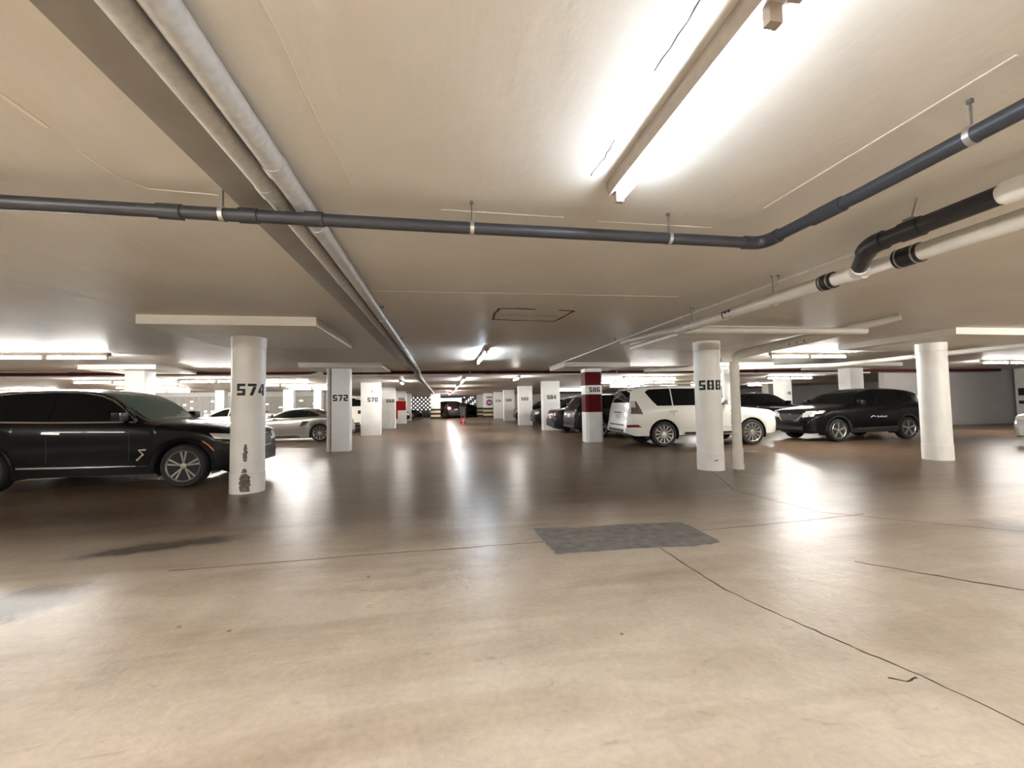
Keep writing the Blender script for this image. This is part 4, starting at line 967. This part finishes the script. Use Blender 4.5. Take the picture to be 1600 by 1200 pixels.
# further cars
car('big_suv', 'tall white SUV seen from behind between column 572 and pier 570', 'p_white', (-4.88, 24.9), PI/2, name='sport_utility_vehicle')
car('crossover', 'black hatchback seen from behind beside banded column 586', 'p_black', (7.30, 16.35), 0.0, name='crossover_car')
car('sedan', 'dark car between column 586 and pier 584', 'p_dark', (7.25, 18.9), 0.0, name='sedan_car')
car('lux_suv', 'dark SUV nose between piers 584 and 582', 'p_dark', (7.6, 24.0), PI, name='sport_utility_vehicle')
car('crossover', 'dark car nose between piers 582 and 580', 'p_black', (7.45, 30.2), PI, name='crossover_car')
car('sedan', 'dark car beyond the red-panelled pier', 'p_black', (-5.15, 36.2), 0.0, name='sedan_car')
car('sedan', 'dark car parked before the far breeze block screen', 'p_dark', (-4.6, 44.6), 0.0, name='sedan_car')
car('lux_suv', 'dark car with glowing red tail lights leaving at the far end', 'p_maroon', (0.35, 44.5), math.radians(112), name='departing_car', lit=True)
car('sedan', 'dark sedan crossing by the far screen wall', 'p_black', (2.9, 48.3), 0.25, name='sedan_car')
car('sedan', 'white sedan behind the silver coupe', 'p_white', (-10.1, 22.3), PI, name='sedan_car')
car('sedan', 'dark sedan behind the black SUV bonnet', 'p_black', (-8.45, 13.1), 0.0, name='sedan_car')
car('crossover', 'dark crossover beyond the front of the white wagon', 'p_black', (15.0, 17.9), 0.0, name='crossover_car')
car('crossover', 'dark crossover beyond the roof of the black crossover', 'p_dark', (19.9, 18.6), PI, name='crossover_car')
car('sedan', 'silver-white car with its nose just in view past the plain round column', 'p_white', (17.75, 8.4), PI, name='sedan_car')

# ------------------------------------------------------------------ the walker
def person(x, y, rz):
    t = thing('person', 'person in black top and grey dress walking down the far aisle', 'person', (x, y, 0), rz)
    # joints: facing +y (away)
    J = {'pel': (0, 0, .93), 'wst': (0, .01, 1.08), 'chs': (0, .015, 1.27), 'nk0': (0, .01, 1.42), 'nk1': (0, .02, 1.48), 'hd0': (0, .03, 1.56), 'hd1': (0, .03, 1.66),
         'lsh': (-.165, 0, 1.38), 'lel': (-.215, -.05, 1.13), 'lwr': (-.20, .05, .92), 'rsh': (.165, 0, 1.38), 'rel': (.22, .0, 1.13), 'rwr': (.19, .12, .95),
         'lhp': (-.09, 0, .90), 'lkn': (-.09, .14, .50), 'lan': (-.08, .10, .09), 'lto': (-.08, .24, .03), 'rhp': (.09, 0, .90), 'rkn': (.085, -.04, .49), 'ran': (.07, -.22, .13), 'rto': (.07, -.12, .03)}
    R = {'pel': .13, 'wst': .115, 'chs': .13, 'nk0': .06, 'nk1': .05, 'hd0': .078, 'hd1': .085, 'lsh': .055, 'lel': .04, 'lwr': .028, 'rsh': .055, 'rel': .04, 'rwr': .028,
         'lhp': .085, 'lkn': .055, 'lan': .037, 'lto': .03, 'rhp': .085, 'rkn': .055, 'ran': .037, 'rto': .03}
    E = [('pel', 'wst'), ('wst', 'chs'), ('chs', 'nk0'), ('nk0', 'nk1'), ('nk1', 'hd0'), ('hd0', 'hd1'), ('nk0', 'lsh'), ('lsh', 'lel'), ('lel', 'lwr'), ('nk0', 'rsh'), ('rsh', 'rel'), ('rel', 'rwr'),
         ('pel', 'lhp'), ('lhp', 'lkn'), ('lkn', 'lan'), ('lan', 'lto'), ('pel', 'rhp'), ('rhp', 'rkn'), ('rkn', 'ran'), ('ran', 'rto')]
    for s, wr in ((-1, 'lwr'), (1, 'rwr')):      # palm and five fingers
        w = Vector(J[wr]); pm = 'p'+wr; J[pm] = tuple(w+Vector((0, .02, -.08))); R[pm] = .026; E.append((wr, pm))
        for k in range(5):
            a = f'f{k}{wr}'; b = f'g{k}{wr}'; off = Vector((-s*.012, -.028+.016*k, -.045)) if k < 4 else Vector((-s*.02, .045, -.01)); ln = (.036, .042, .045, .04, .03)[k]
            J[a] = tuple(Vector(J[pm])+off); J[b] = tuple(Vector(J[a])+Vector((-s*.012, .008, -ln))); R[a] = .0085; R[b] = .007; E += [(pm, a), (a, b)]
    names = list(J); me = bpy.data.meshes.new('body'); me.from_pydata([J[n] for n in names], [(names.index(a), names.index(b)) for a, b in E], [])
    o = bpy.data.objects.new('body', me); C.objects.link(o); o.parent = t; me.materials.append(MT['skin'])
    sk = o.modifiers.new('skin', 'SKIN'); sd = me.skin_vertices[0].data
    for i, n in enumerate(names): sd[i].radius = (R[n], R[n]); sd[i].use_root = (n == 'pel')
    ss = o.modifiers.new('sub', 'SUBSURF'); ss.levels = 1; ss.render_levels = 1
    for p in me.polygons: p.use_smooth = True
    def loft(nm, m, secs, seg=20):
        bm = bmesh.new(); rings = []
        for (cx, cy, z, rx, ry) in secs: rings.append([bm.verts.new((cx+rx*math.cos(2*PI*k/seg), cy+ry*math.sin(2*PI*k/seg), z)) for k in range(seg)])
        for i in range(len(rings)-1):
            for k in range(seg): bm.faces.new((rings[i][k], rings[i][(k+1) % seg], rings[i+1][(k+1) % seg], rings[i+1][k]))
        bm.faces.new(rings[-1]); return finish(bm, nm, m, t, 60)
    loft('dress', 'dress', [(0, .04, .55, .21, .20), (0, .03, .72, .20, .17), (0, .01, .93, .185, .145), (0, .01, 1.08, .15, .125), (0, .01, 1.14, .155, .13)])
    loft('top', 'blouse', [(0, .01, 1.12, .157, .133), (0, .01, 1.27, .175, .14), (0, .01, 1.37, .185, .115), (0, .01, 1.43, .10, .08)])
    loft('hair', 'hair', [(0, -.01, 1.44, .075, .06), (0, 0, 1.52, .098, .085), (0, .01, 1.62, .105, .105), (0, .02, 1.71, .085, .09), (0, .02, 1.755, .04, .045)], 16)
    for nm, a in (('lan', 'lto'), ('ran', 'rto')):
        p, q = Vector(J[nm]), Vector(J[a]); bm = bmesh.new(); tube(bm, [p+Vector((0, -.05, -.05)), p.lerp(q, .5)+Vector((0, 0, -.01)), q+Vector((0, .03, .0))], [.045, .045, .03], 10); finish(bm, 'shoe', 'shoe', t, 60)
    # arm sleeves
    for s, a, b in ((-1, 'lsh', 'lel'), (1, 'rsh', 'rel')):
        bm = bmesh.new(); tube(bm, [J[a], Vector(J[a]).lerp(Vector(J[b]), .9)], [.068, .054], 12); finish(bm, 'sleeve', 'blouse', t, 60)
    return t
walker = person(1.44, 31.2, 0.25)
walker.scale = (1.06, 1.06, 1.06)
